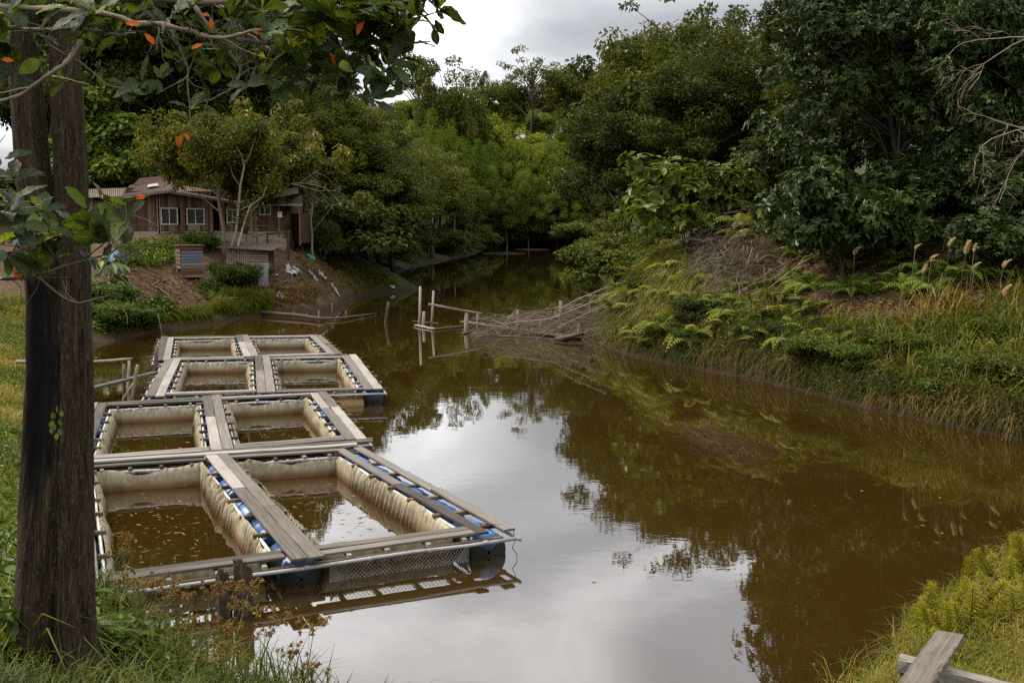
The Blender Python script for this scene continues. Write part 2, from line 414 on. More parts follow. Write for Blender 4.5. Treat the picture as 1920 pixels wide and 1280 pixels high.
def sheet_mat(name,zinc,rust,lo=.42,hi=.62):
    m,nt,b=nm(name)
    a=attr(nt,'tc','Vector')
    n=noise(nt,mapv(nt,a,(1.2,3,1)),1.3,6,.7)
    f=ramp(nt,math_(nt,'ADD',math_(nt,'MULTIPLY',n,.7),math_(nt,'MULTIPLY',attr(nt,'rn'),.3)),[(lo,(0,0,0)),(hi,(1,1,1))])
    c=mix(nt,f,zinc,rust); c=mix(nt,math_(nt,'MULTIPLY',noise(nt,a,9,5),.5),c,tuple(x*.45 for x in rust))
    nt.links.new(c,b.inputs['Base Color']); b.inputs['Roughness'].default_value=.55; b.inputs['Metallic'].default_value=.25
    return m
RUSTROOF=sheet_mat('rusty_roof_sheet',(.13,.108,.085),(.08,.034,.017),.38,.6)
ZINC=sheet_mat('zinc_sheet',(.36,.38,.39),(.15,.085,.05),.58,.75)

def liner_mat():
    m,nt,b=nm('tan_net_cloth')
    a=attr(nt,'tc','Vector')   # x along perimeter, y random, z height
    sp=N(nt,'ShaderNodeSeparateXYZ'); nt.links.new(a,sp.inputs[0])
    st=noise(nt,mapv(nt,a,(13,1,.8)),1.0,5,.7)
    n=noise(nt,mapv(nt,a,(1.2,1,3)),1.5,5)
    c=ramp(nt,n,[(.3,(.29,.24,.155)),(.55,(.41,.365,.26)),(.8,(.52,.48,.37))])
    c=mix(nt,math_(nt,'MULTIPLY',ramp(nt,st,[(.47,(0,0,0)),(.68,(1,1,1))]),.6),c,(.16,.115,.06))
    # silt line: stain that sits on the cloth just above the water
    hgt_=math_(nt,'ADD',sp.outputs[2],math_(nt,'MULTIPLY',math_(nt,'SUBTRACT',st,.5),.12))
    f=ramp(nt,hgt_,[(.0,(1,1,1)),(.06,(.85,.85,.85)),(.16,(.12,.12,.12)),(.3,(0,0,0))])
    c=mix(nt,f,c,(.13,.066,.026))
    nt.links.new(c,b.inputs['Base Color']); b.inputs['Roughness'].default_value=.85; b.inputs['Specular IOR Level'].default_value=.2
    bump(nt,b,noise(nt,mapv(nt,a,(26,1,5)),1,3),.5,.012)
    t=N(nt,'ShaderNodeBsdfTranslucent'); nt.links.new(c,t.inputs[0])
    mx=N(nt,'ShaderNodeMixShader'); mx.inputs[0].default_value=.2
    nt.links.new(b.outputs[0],mx.inputs[1]); nt.links.new(t.outputs[0],mx.inputs[2])
    nt.links.new(mx.outputs[0],nt.nodes['Material Output'].inputs[0])
    return m
LINER=liner_mat()

def ground_mat():
    m,nt,b=nm('earth')
    g=N(nt,'ShaderNodeNewGeometry'); p=g.outputs['Position']
    big=noise(nt,p,.22,5,.6,.3); mid=noise(nt,p,1.3,6,.7); fine=noise(nt,p,9,6,.75)
    soil=ramp(nt,mid,[(.3,(.03,.018,.010)),(.5,(.065,.038,.02)),(.62,(.11,.068,.037)),(.8,(.2,.14,.09))])
    litter=ramp(nt,fine,[(.35,(.03,.02,.012)),(.55,(.08,.05,.03)),(.7,(.17,.12,.08))])
    c=mix(nt,.45,soil,litter)
    gr=ramp(nt,fine,[(.35,(.014,.022,.006)),(.6,(.034,.043,.011)),(.8,(.062,.06,.02))])
    a=attr(nt,'rn')     # how grassy this spot is
    f=ramp(nt,math_(nt,'ADD',a,math_(nt,'MULTIPLY',math_(nt,'SUBTRACT',mid,.5),1.3)),[(.4,(0,0,0)),(.62,(1,1,1))])
    c=mix(nt,f,c,gr)
    sp=N(nt,'ShaderNodeSeparateXYZ'); nt.links.new(p,sp.inputs[0])
    wet=ramp(nt,sp.outputs[2],[(.12,(1,1,1)),(.4,(0,0,0))])
    c=mix(nt,math_(nt,'MULTIPLY',wet,.85),c,(.022,.014,.006))
    nt.links.new(c,b.inputs['Base Color']); b.inputs['Roughness'].default_value=.95; b.inputs['Specular IOR Level'].default_value=.15
    bump(nt,b,math_(nt,'ADD',mid,math_(nt,'MULTIPLY',fine,.5)),.8,.12)
    return m
EARTH=ground_mat()

def water_mat():
    m,nt,b=nm('pond_water')
    nt.nodes.remove(b)
    g=N(nt,'ShaderNodeNewGeometry'); p=g.outputs['Position']
    silt=noise(nt,p,.12,4,.5,.5)
    c=ramp(nt,silt,[(.3,(.0205,.0120,.0020)),(.7,(.028,.0162,.0032))])
    df=N(nt,'ShaderNodeBsdfDiffuse'); nt.links.new(c,df.inputs[0])
    gl=N(nt,'ShaderNodeBsdfGlossy'); gl.inputs['Roughness'].default_value=.012; gl.inputs[0].default_value=(.96,.97,1,1)
    n1=noise(nt,mapv(nt,p,(1.6,2.6,1)),1.3,3,.55); n2=noise(nt,mapv(nt,p,(.5,.9,1)),.6,2,.5)
    patch=ramp(nt,noise(nt,p,.09,3),[(.4,(.15,.15,.15)),(.7,(1,1,1))])
    h=math_(nt,'ADD',math_(nt,'MULTIPLY',math_(nt,'MULTIPLY',n1,patch),.5),n2)
    bp=N(nt,'ShaderNodeBump'); bp.inputs['Strength'].default_value=.04; bp.inputs['Distance'].default_value=.08
    nt.links.new(h,bp.inputs['Height']); nt.links.new(bp.outputs[0],gl.inputs['Normal'])
    fr=N(nt,'ShaderNodeFresnel'); fr.inputs['IOR'].default_value=1.95
    nt.links.new(bp.outputs[0],fr.inputs['Normal'])
    mx=N(nt,'ShaderNodeMixShader'); nt.links.new(math_(nt,'MINIMUM',math_(nt,'MULTIPLY',fr.outputs[0],1.12),.93),mx.inputs[0])
    nt.links.new(df.outputs[0],mx.inputs[1]); nt.links.new(gl.outputs[0],mx.inputs[2])
    nt.links.new(mx.outputs[0],nt.nodes['Material Output'].inputs[0])
    return m
WATER=water_mat()

# ------------------------------------------------------------------ sky and light
SUN_EL,SUN_AZ=R_(50),R_(-72)     # azimuth from +Y towards +X
w=bpy.data.worlds.new('World'); sc.world=w; w.use_nodes=True
nt=w.node_tree; bg=nt.nodes['Background']
sky=N(nt,'ShaderNodeTexSky',sky_type='NISHITA'); sky.sun_disc=False; sky.sun_elevation=SUN_EL; sky.sun_rotation=SUN_AZ
sky.altitude=1200; sky.dust_density=2.5
tcd=N(nt,'ShaderNodeTexCoord'); sp=N(nt,'ShaderNodeSeparateXYZ'); nt.links.new(tcd.outputs['Generated'],sp.inputs[0])
zz=math_(nt,'MAXIMUM',sp.outputs[2],.0)
den=math_(nt,'ADD',zz,.22)
cb=N(nt,'ShaderNodeCombineXYZ'); nt.links.new(math_(nt,'DIVIDE',sp.outputs[0],den),cb.inputs[0]); nt.links.new(math_(nt,'DIVIDE',sp.outputs[1],den),cb.inputs[1])
cl=noise(nt,mapv(nt,cb.outputs[0],(1,1,1),(3.1,7.7,0)),1.35,6,.5,.5)
# cloud brightness: grey undersides to white, brighter overhead and towards the hidden sun
ccol=ramp(nt,cl,[(.34,(5.6,5.7,5.95)),(.46,(7.2,7.3,7.5)),(.54,(10.2,10.2,10.2)),(.63,(14,13.9,13.7))])
up_=N(nt,'ShaderNodeMapRange',interpolation_type='SMOOTHSTEP'); nt.links.new(zz,up_.inputs[0])
up_.inputs[1].default_value=.17; up_.inputs[2].default_value=.27; up_.inputs[3].default_value=0; up_.inputs[4].default_value=.66
el=math_(nt,'ADD',math_(nt,'ADD',math_(nt,'MULTIPLY',zz,1.0),.62),up_.outputs[0])
dot=N(nt,'ShaderNodeVectorMath',operation='DOT_PRODUCT'); nt.links.new(tcd.outputs['Generated'],dot.inputs[0])
dot.inputs[1].default_value=(math.sin(SUN_AZ)*math.cos(SUN_EL),math.cos(SUN_AZ)*math.cos(SUN_EL),math.sin(SUN_EL))
az=math_(nt,'ADD',math_(nt,'MULTIPLY',math_(nt,'MAXIMUM',dot.outputs['Value'],0),.35),.85)
dot2=N(nt,'ShaderNodeVectorMath',operation='DOT_PRODUCT'); nt.links.new(tcd.outputs['Generated'],dot2.inputs[0])
ba,be=R_(-4.5),R_(8)          # thin bright gap in the cloud low over the pond
dot2.inputs[1].default_value=(math.sin(ba)*math.cos(be),math.cos(ba)*math.cos(be),math.sin(be))
gap=math_(nt,'MULTIPLY',math_(nt,'POWER',math_(nt,'MAXIMUM',dot2.outputs['Value'],0),420),1.2)
k=math_(nt,'MULTIPLY',math_(nt,'MULTIPLY',el,az),math_(nt,'ADD',gap,1.0))
vm=N(nt,'ShaderNodeVectorMath',operation='SCALE'); nt.links.new(ccol,vm.inputs[0]); nt.links.new(k,vm.inputs['Scale'])
col=mix(nt,.9,sky.outputs[0],vm.outputs[0])
nt.links.new(col,bg.inputs[0]); bg.inputs[1].default_value=.10
sun=bpy.data.objects.new('sun',bpy.data.lights.new('sun','SUN')); COL.objects.link(sun)
sun.data.energy=3.7; sun.data.angle=R_(10); sun.data.color=(1,.88,.69)
sd=Vector((math.sin(SUN_AZ)*math.cos(SUN_EL),math.cos(SUN_AZ)*math.cos(SUN_EL),math.sin(SUN_EL)))
sun.rotation_euler=sd.to_track_quat('Z','Y').to_euler(); sun.location=sd*80
vs=sc.view_settings; vs.view_transform='Standard'; vs.look='None'; vs.gamma=1; vs.exposure=.3; vs.use_curve_mapping=False
cy=sc.cycles; cy.max_bounces=5; cy.diffuse_bounces=2; cy.glossy_bounces=3; cy.transmission_bounces=2; cy.transparent_max_bounces=4
cy.use_denoising=False; cy.sample_clamp_indirect=6; cy.caustics_reflective=False; cy.caustics_refractive=False
# ------------------------------------------------------------------ ground and water
def make_ground():
    az=np.concatenate([np.arange(-36,36.01,.22),np.arange(40,320.1,5)])*math.pi/180
    rr=np.concatenate([[.4],np.geomspace(1.2,120,210),np.geomspace(124,900,60)])
    x=np.sin(az)[None,:]*rr[:,None]; y=np.cos(az)[None,:]*rr[:,None]
    z=hgt(x,y)
    far=np.clip((np.hypot(x,y)-330)/300,0,1)
    z=z*(1-far)+6*far*(y>0)
    g=np.stack([x,y,z],-1)
    # grassiness: meadow on the left and near bank green, mound bare, right bank mixed
    gz=.35+0*x
    gz+= .45*np.exp(-(((x+15)/7)**2+((y-24)/14)**2))+.4*np.exp(-((x/9)**2+((y-4)/7)**2))
    gz-= .45*np.exp(-(((x+11)/7)**2+((y-52)/6)**2))
    gz+= .2*((x>3)&(y>15))-.25*((x>6)&(y>28)&(y<36))+.5*np.clip((y-60)/10,0,1)-.5*((x>11)&(y>30)&(y<62))
    mb=MB(); mb.grid(g,rn=gz,closed=True)
    o=mb.build('ground',EARTH,smooth=True); tag(o,'sloping earth banks and hillsides round the pond',kind='structure')
make_ground()
mb=MB(); mb.grid([[(-70,-2,0),(60,-2,0)],[(-70,182,0),(60,182,0)]])
tag(mb.build('water',WATER),'still brown pond water mirroring the sky and trees',kind='structure')

# ------------------------------------------------------------------ leaf clouds
def leaf_quads(mb,pos,axis,nrm,ln,wd,rn,fold=.25):
    n=len(pos); axis=unit(axis); sd=unit(np.cross(axis,nrm)); nn=np.cross(sd,axis)
    ln=np.broadcast_to(ln,(n,))[:,None];wd=np.broadcast_to(wd,(n,))[:,None]
    b=pos;t=pos+axis*ln-nn*ln*.18
    m=pos+axis*ln*.5
    l=m+sd*wd*.5+nn*wd*fold; r=m-sd*wd*.5+nn*wd*fold
    v=np.stack([b,r,t,l],1).reshape(-1,3)
    i=np.arange(n)[:,None]*4
    f=np.concatenate([i+np.array([[0,1,2]]),i+np.array([[0,2,3]])],0)
    mb.add(v,f,None,np.repeat(np.clip(rn,0,1),4))
def oval_leaves(mb,pos,axis,nrm,ln,wd,rn,fold=.18,curl=.25):
    """hexagonal leaves folded on the midrib: for foliage seen close up"""
    n=len(pos); axis=unit(axis); sd=unit(np.cross(axis,nrm)); nn=np.cross(sd,axis)
    ln=np.broadcast_to(ln,(n,))[:,None];wd=np.broadcast_to(wd,(n,))[:,None]
    def pt(s,w,side): return pos+axis*ln*s-nn*ln*curl*s*s+side*(sd*wd*.5*w)+nn*wd*fold*w*abs(side)
    v=np.stack([pt(0,0,0),pt(.3,.75,-1),pt(.68,.95,-1),pt(1,0,0),pt(.68,.95,1),pt(.3,.75,1)],1).reshape(-1,3)
    i=np.arange(n)[:,None]*6
    f=np.concatenate([i+np.array([[0,1,2,3]]),i+np.array([[0,3,4,5]])],0)
    mb.add(v,f,None,np.repeat(np.clip(rn,0,1),6))
def sphere_dirs(n,r=rng):
    d=r.normal(size=(n,3)); return unit(d)

def tree_mesh(name,seed,H,R,base,ncl,lpc,ll,lw,puff=.30,flat=.7,top=1.0,leaf=LEAF_FOREST,bark=BARK,lean=0,nlimb=26,oval=False,droop=.25,spread=.55,r0=None,hollow=.35,stems=1,rosette=0):
    r=np.random.default_rng(seed); tm=MB(); cm=MB()
    r0=r0 or H*.013+.05
    stem=[]
    for s_ in range(stems):
        a=r.uniform(0,6.28); off=np.array((math.cos(a),math.sin(a)))*(0 if stems==1 else .15*R)
        k=9; z=np.linspace(-.4,base+(H-base)*.8,k)
        wob=np.cumsum(r.normal(size=(k,2))*.012*H,0); wob-=wob[0]
        xy=wob+off*np.linspace(.2,1.6,k)[:,None]+np.array((lean,0))*np.linspace(0,1,k)[:,None]**1.4
        pts=np.column_stack([xy,z]); stem.append(pts)
        rad=r0*np.linspace(1,.3,k)/(stems**.5); rad[0]*=1.5
        tm.tube(pts,rad,8)
    # clump centres
    C=[]
    for i in range(ncl):
        d=sphere_dirs(1,r)[0]
        if d[2]<-.5: d[2]*=-.6
        rad=r.uniform(spread,1.0)*(1+.28*math.sin(3*math.atan2(d[1],d[0])+seed)+.18*math.sin(5*d[2]+seed*2))
        zc=(H+base)/2+d[2]*(H-base)/2*rad*.92
        w=R*rad*(1 if top==1 else (1+(top-1)*(zc-base)/(H-base)))
        st=stem[r.integers(len(stem))]; cx=np.interp(zc,st[:,2],st[:,0]);cy_=np.interp(zc,st[:,2],st[:,1])
        C.append((cx+d[0]*w,cy_+d[1]*w,zc))
    C=np.array(C)
    for c in C[:nlimb]:
        st=stem[r.integers(len(stem))]
        zt=max(base*.55,c[2]-r.uniform(.25,.6)*np.hypot(c[0],c[1])-.08*H); zt=min(zt,st[-1,2])
        p0=np.array((np.interp(zt,st[:,2],st[:,0]),np.interp(zt,st[:,2],st[:,1]),zt))
        m=(p0+c)/2+r.normal(size=3)*.06*R; m[2]+=.04*H
        tm.tube([p0,m,c+(c-m)*.15],[r0*.34,r0*.2,r0*.05],5,cap=False)
    for i,c in enumerate(C):
        rc=R*puff*r.uniform(.65,1.25); n=int(lpc*r.uniform(.7,1.3))
        d=sphere_dirs(n,r)
        rad=rc*(hollow+(1-hollow)*r.random(n)**.6)
        pos=c+d*rad[:,None]*np.array((1,1,flat))
        nr=unit(d*.55+np.array((0,0,.75))+r.normal(size=(n,3))*.45)
        ax=unit(np.cross(nr,r.normal(size=(n,3)))+d*.55-np.array((0,0,droop)))
        cl=r.uniform(.15,.7); rn=cl+r.normal(size=n)*.16
        if rosette:
            m=max(1,n//rosette); pos=np.repeat(pos[:m],rosette,0); dd=np.repeat(unit(d[:m]*.8+np.array((0,0,.55))+r.normal(size=(m,3))*.25),rosette,0)
            t=r.normal(size=(m*rosette,3)); t=unit(t-(t*dd).sum(1,keepdims=True)*dd)
            ax=unit(t*.9+dd*.45-np.array((0,0,droop*.6))); nr=unit(dd+r.normal(size=t.shape)*.15-t*.3)
            rn=np.repeat(np.clip(cl+r.normal(size=m)*.13,0,1),rosette)+r.normal(size=m*rosette)*.07; n=m*rosette
        L=ll*r.uniform(.7,1.25,n)
        (oval_leaves if oval else leaf_quads)(cm,pos,ax,nr,L,L*lw/ll,rn)
    return tm.mesh(name+'_trunk',bark,True), cm.mesh(name+'_crown',leaf,False)

TREES={}
def proto(key,*a,**k):
    TREES[key]=tree_mesh(key,*a,**k)
proto('dome1',1,12,4.3,3.2,80,150,.36,.19)
proto('dome2',2,12,4.0,2.6,85,150,.34,.18,puff=.27)
proto('dome3',3,12,4.8,4.2,80,150,.36,.19,flat=.55,puff=.28)
proto('fine1',4,12,4.2,2.4,120,250,.24,.12,puff=.23)
proto('fine2',5,12,4.0,3.0,120,250,.22,.11,puff=.24,flat=.55)
proto('fine3',15,12,3.6,1.6,120,250,.24,.11,puff=.25,spread=.4)
proto('tall1',6,15,2.7,5,70,140,.32,.16,puff=.33,r0=.2)
proto('tall2',7,15,3.1,7,60,140,.32,.16,puff=.33,r0=.2,flat=.55)
proto('slim',16,15,2.4,8.5,50,120,.30,.15,puff=.33,r0=.17,bark=PALEBARK,nlimb=20)
proto('umbrella',8,16,5.8,9.5,40,42,.36,.2,puff=.15,flat=.38,spread=.35,nlimb=34,r0=.24)
proto('wispy',9,16,3.2,8,30,70,.34,.17,puff=.22,flat=.5,spread=.3,nlimb=30,r0=.2)
proto('feather',10,11,4.2,.8,90,170,.42,.09,puff=.3,flat=.8,droop=.9,leaf=LEAF_LIGHT,stems=5,r0=.12)
proto('bush1',11,3.2,2.3,.0,70,150,.22,.12,puff=.3,r0=.06)
proto('bush2',12,2.6,2.4,.0,70,150,.26,.13,puff=.3,r0=.05,flat=.6)
proto('bush3',13,3.6,2.0,.1,60,150,.2,.10,puff=.33,r0=.05,leaf=LEAF_YELLOW)

def place_tree(key,name,x,y,H,W=1.0,col=(1,1,1),rz=None,z=None,label=None,cat='tree',group=None):
    tmesh,cmesh=TREES[key]
    h0=max(v.co.z for v in cmesh.vertices) if key not in _H0 else _H0[key]; _H0[key]=h0
    s=H/h0
    o=empty(name,(x,y,ground(x,y) if z is None else z),rng.uniform(0,6.28) if rz is None else rz)
    o.scale=(s*W,s*W,s)
    t=link('trunk',tmesh,o); c=link('crown',cmesh,o)
    c.color=(*col,1); t.color=(1,1,1,1)
    tag(o,label,cat,group); return o
_H0={}
LABELS={}
def auto_label(o,desc,where,px):
    LABELS.setdefault((desc,where),[]).append((px,o))
def flush_labels():
    for (desc,where),L in LABELS.items():
        L.sort(key=lambda t:t[0])
        for i,(px,o) in enumerate(L):
            if len(L)==1: o['label']=f'{desc} {where}'
            else: o['label']=f'{desc} {where}, {ordw(i)} such from left'

TINTS={'dark green':(.75,.85,.8),'mid green':(1.0,1.05,.9),'olive green':(1.12,1.05,.9),'yellow green':(1.5,1.5,.95),'brown tinged':(1.25,.98,.9),'bright green':(1.2,1.35,.95),'grey green':(1.15,1.15,1.2)}
SHAPE={'dome1':'rounded tree','dome2':'rounded tree','dome3':'broad spreading tree','fine1':'fine leaved tree','fine2':'fine leaved tree','fine3':'dense full tree','tall1':'tall slim tree','tall2':'tall bare stemmed tree','slim':'pale stemmed slim tree','umbrella':'flat topped tree','wispy':'wispy thin tree','feather':'feathery bamboo clump','bush1':'leafy bush','bush2':'low bush','bush3':'yellowish bush'}
SKY=[(-400,-400),(560,-300),(640,60),(700,150),(760,190),(785,175),(850,192),(880,170),(900,182),(950,172),(1000,168),(1030,160),(1060,146),(1090,152),(1105,120),(1130,100),(1165,72),(1230,52),(1300,22),(1340,-30),(1420,-200),(2400,-300)]
def sky_y(px): return float(np.interp(px,[p[0] for p in SKY],[p[1] for p in SKY]))
def fits(x,y,H,keylim=None,margin=8):
    z=ground(x,y)
    px,py=proj((x,y,z+H))
    d=math.hypot(x,y); hw=.34*H*.8/d*FOC; up=.28*H/d*FOC
    L=sky_y if keylim is None else (lambda q:max(sky_y(q),keylim(q)))
    lim=max(L(px),L(px-hw)-up,L(px+hw)-up)
    if py<lim+margin:
        # lower the top to the skyline
        d=math.hypot(x,y); H2=H-(lim+margin-py)*d/FOC
        return H2
    return H
taken=[]
def free(x,y,r):
    for a,b,c in taken:
        if (a-x)**2+(b-y)**2<(r+c)**2*.30: return False
    return True
def forest(n,xr,yr,Hr,keys,tints,where,pxr,r=2.6,dmin=.5,dmax=60,lim=None,Hmin=4.5,W=(.9,1.25),tries=None,group=None,name='forest_tree',bright=1.0):
    k=0; t=0
    while k<n and t<n*60:
        t+=1
        y=rng.uniform(*yr); x=rng.uniform(*xr)
        z=ground(x,y)
        if z<.12: continue
        d=float(sdist(np.array([x]),np.array([y]))[0])
        if not dmin<d<dmax: continue
        px,py=proj((x,y,z))
        if not pxr[0]<px<pxr[1]: continue
        if not free(x,y,r): continue
        H=rng.uniform(*Hr); H=fits(x,y,H,lim)
        if H<Hmin: continue
        key=keys[rng.integers(len(keys))]; tn=tints[rng.integers(len(tints))]
        c=np.array(TINTS[tn])*rng.uniform(.85,1.15)*bright
        o=place_tree(key,name,x,y,H,rng.uniform(*W)*min(1.25,(12/H)**.35),c,group=group)
        auto_label(o,f'{tn} {SHAPE[key]}',where,px); taken.append((x,y,r)); k+=1
    return k
# ------------------------------------------------------------------ hero trees on the skyline, then the forest rows
def hero(key,px,ytop,ybase_guess,Y,W,tint,label,name='forest_tree',group=None):
    p=Q(px,ytop,Y); H=p.z-ground(p.x,p.y)
    o=place_tree(key,name,p.x,p.y,H,W,TINTS[tint],label=label,group=group); taken.append((p.x,p.y,2.0)); return o
FG='trees on the far hill'
HZ=1
hero('umbrella',1002,92,0,196,1.0,'olive green','tall sparse flat topped tree standing alone on the far hill skyline',group=FG)
hero('wispy',792,92,0,178,1.15,'grey green','tall thin wispy tree on the skyline above the bamboo',group=FG)
hero('dome2',822,108,0,170,.62,'olive green','tall dark rounded tree on the skyline beside the wispy one',group=FG)
hero('dome1',873,140,0,176,.62,'mid green','small rounded tree against the sky right of the tall rounded one',group=FG)
hero('wispy',905,130,0,205,.42,'grey green','very thin tree poking from the middle of the far skyline',group=FG)
hero('dome3',948,147,0,205,.7,'mid green','low broad tree on the far skyline left of the flat topped one',group=FG)
hero('dome3',1062,128,0,200,1.1,'olive green','broad domed tree on the far skyline right of the flat topped one',group=FG)
hero('umbrella',1345,-25,0,66,.9,'dark green','flat topped dark tree high above the right bank forest',group='trees on the right slope')
hero('tall2',1185,70,0,82,.8,'olive green','tall rounded tree topping the right slope beside the open sky',group='trees on the right slope')
hero('dome3',1280,38,0,74,.62,'brown tinged','broad brown tinged tree topping the right slope',group='trees on the right slope')
hero('fine2',1142,106,0,90,.42,'dark green','dark tree nearest the open sky at the foot of the right slope',group='trees on the right slope')
hero('feather',818,196,0,158,.55,'yellow green','pale feathery bamboo clump above the left shore',name='bamboo_clump',group='bamboo clumps above the left shore')
hero('feather',866,218,0,158,.5,'bright green','green feathery bamboo clump right of the pale one',name='bamboo_clump',group='bamboo clumps above the left shore')
hero('feather',772,205,0,150,.5,'mid green','dull feathery bamboo clump left of the pale one',name='bamboo_clump',group='bamboo clumps above the left shore')
# bright mid-distance trees at the head of the pond
for px,yt,Y,t,k in [(965,236,166,'yellow green','dome1'),(1030,250,166,'yellow green','dome2'),(925,262,163,'bright green','fine1'),(1065,300,160,'olive green','fine3'),(990,300,160,'bright green','fine3'),(910,310,158,'mid green','fine1'),(1045,330,158,'mid green','fine1'),(950,340,158,'olive green','fine3')]:
    p=Q(px,yt,Y); H=p.z-ground(p.x,p.y)
    o=place_tree(k,'forest_tree',p.x,p.y,H,min(1.1,9/H),TINTS[t],group='trees at the head of the pond')
    for c_ in o.children: c_.color=(*(np.array(TINTS[t])*1.35),1)
    auto_label(o,f'{t} {SHAPE[k]}','at the head of the pond',px); taken.append((p.x,p.y,2.2))
for px,yt,Y,t in [(1040,345,157,'olive green'),(1012,350,156,'mid green'),(1068,325,158,'olive green'),(975,355,155,'grey green'),(935,360,156,'mid green'),(700,225,96,'olive green'),(640,200,90,'mid green'),(745,245,108,'grey green'),(800,280,118,'olive green'),(850,330,128,'mid green')]:
    p=Q(px,yt,Y); gz_=ground(p.x,p.y)
    if gz_<.1: continue
    k='slim'; H=p.z-gz_
    o=place_tree(k,'forest_tree',p.x,p.y,H,min(1.0,10/H),TINTS[t],group='pale stemmed trees by the pond'); auto_label(o,f'{t} {SHAPE[k]}','by the upper pond',px); taken.append((p.x,p.y,1.6))
mixed=['dark green','mid green','olive green','olive green','brown tinged','grey green','mid green']
forest(16,(-22,16),(158,180),(8,12),['fine1','fine3','dome1','tall1'],['dark green','mid green','olive green'],'along the far shore',(880,1110),r=2.2,bright=1.5,group='trees at the head of the pond')
forest(80,(-40,26),(172,262),(7,11),['dome1','dome2','dome3','dome3','tall1'],mixed+['yellow green','yellow green','bright green'],'on the far hillside',(740,1130),r=2.6,dmax=120,group=FG,bright=1.75)
# left shore forest, front rows lower so that the hill shows above
llim=lambda px: float(np.interp(px,[540,600,660,720,760,800,840,880,900],[100,130,190,235,230,262,290,330,380]))
forest(44,(-34,-4),(72,150),(11,19),['fine1','fine2','fine3','tall1','dome2'],['dark green','mid green','mid green','olive green','olive green','grey green'],'on the left shore',(560,905),r=2.7,lim=llim,bright=1.15,group='trees on the left shore')
# behind the house, to the top of the frame
forest(34,(-60,-14),(76,104),(17,25),['fine1','fine2','dome2','tall1','fine3'],['dark green','dark green','mid green','grey green'],'behind the wooden house',(60,600),r=3.4,dmin=4,group='trees behind the house')
# right slope
rlim=lambda px: float(np.interp(px,[1080,1110,1160,1230,1300],[165,118,80,50,20]))
forest(26,(4,26),(56,112),(9,15),['fine1','fine2','fine3','dome2'],['dark green','olive green','olive green','mid green','mid green'],'on the right slope',(1165,1480),r=2.8,dmin=1.2,lim=rlim,bright=.8,group='trees on the right slope')
forest(30,(10,36),(38,64),(5,12),['fine3','fine2','fine3','fine1'],['dark green','olive green','mid green'],'high on the right slope',(1510,1990),r=2.0,dmin=6,bright=.75,group='trees on the right slope')
# pond-edge bushes that hide the trunks
forest(30,(-26,2),(76,158),(1.6,3.2),['bush1','bush2','bush3'],['dark green','dark green','mid green'],'along the left waterline',(575,912),r=1.5,dmin=.3,dmax=4.5,Hmin=1,name='shore_bush',group='bushes along the left waterline')
forest(16,(-8,14),(152,170),(2.5,4.5),['bush1','bush2','bush3'],['mid green','dark green','olive green'],'along the far waterline',(895,1100),r=1.5,dmin=.3,dmax=6,Hmin=1,name='shore_bush',group='bushes along the far waterline')
forest(20,(4,16),(50,140),(1.6,3.0),['bush1','bush2','bush1'],['mid green','dark green','olive green'],'under the right slope trees',(1172,1330),r=1.4,dmin=.3,dmax=7,Hmin=1,name='shore_bush',group='bushes under the right slope')
forest(12,(2,14),(66,125),(1.0,2.0),['bush1','bush2'],['dark green','mid green'],'low on the right far shore',(1108,1190),r=1.0,dmin=.2,dmax=4,Hmin=.6,name='shore_bush',group='bushes under the right slope')
forest(14,(-50,-10),(67,77),(2.5,4.5),['bush1','bush2'],['mid green','dark green'],'behind the wooden house',(0,700),r=1.6,dmin=3,dmax=30,Hmin=1,name='house_bush',group='bushes behind the house')
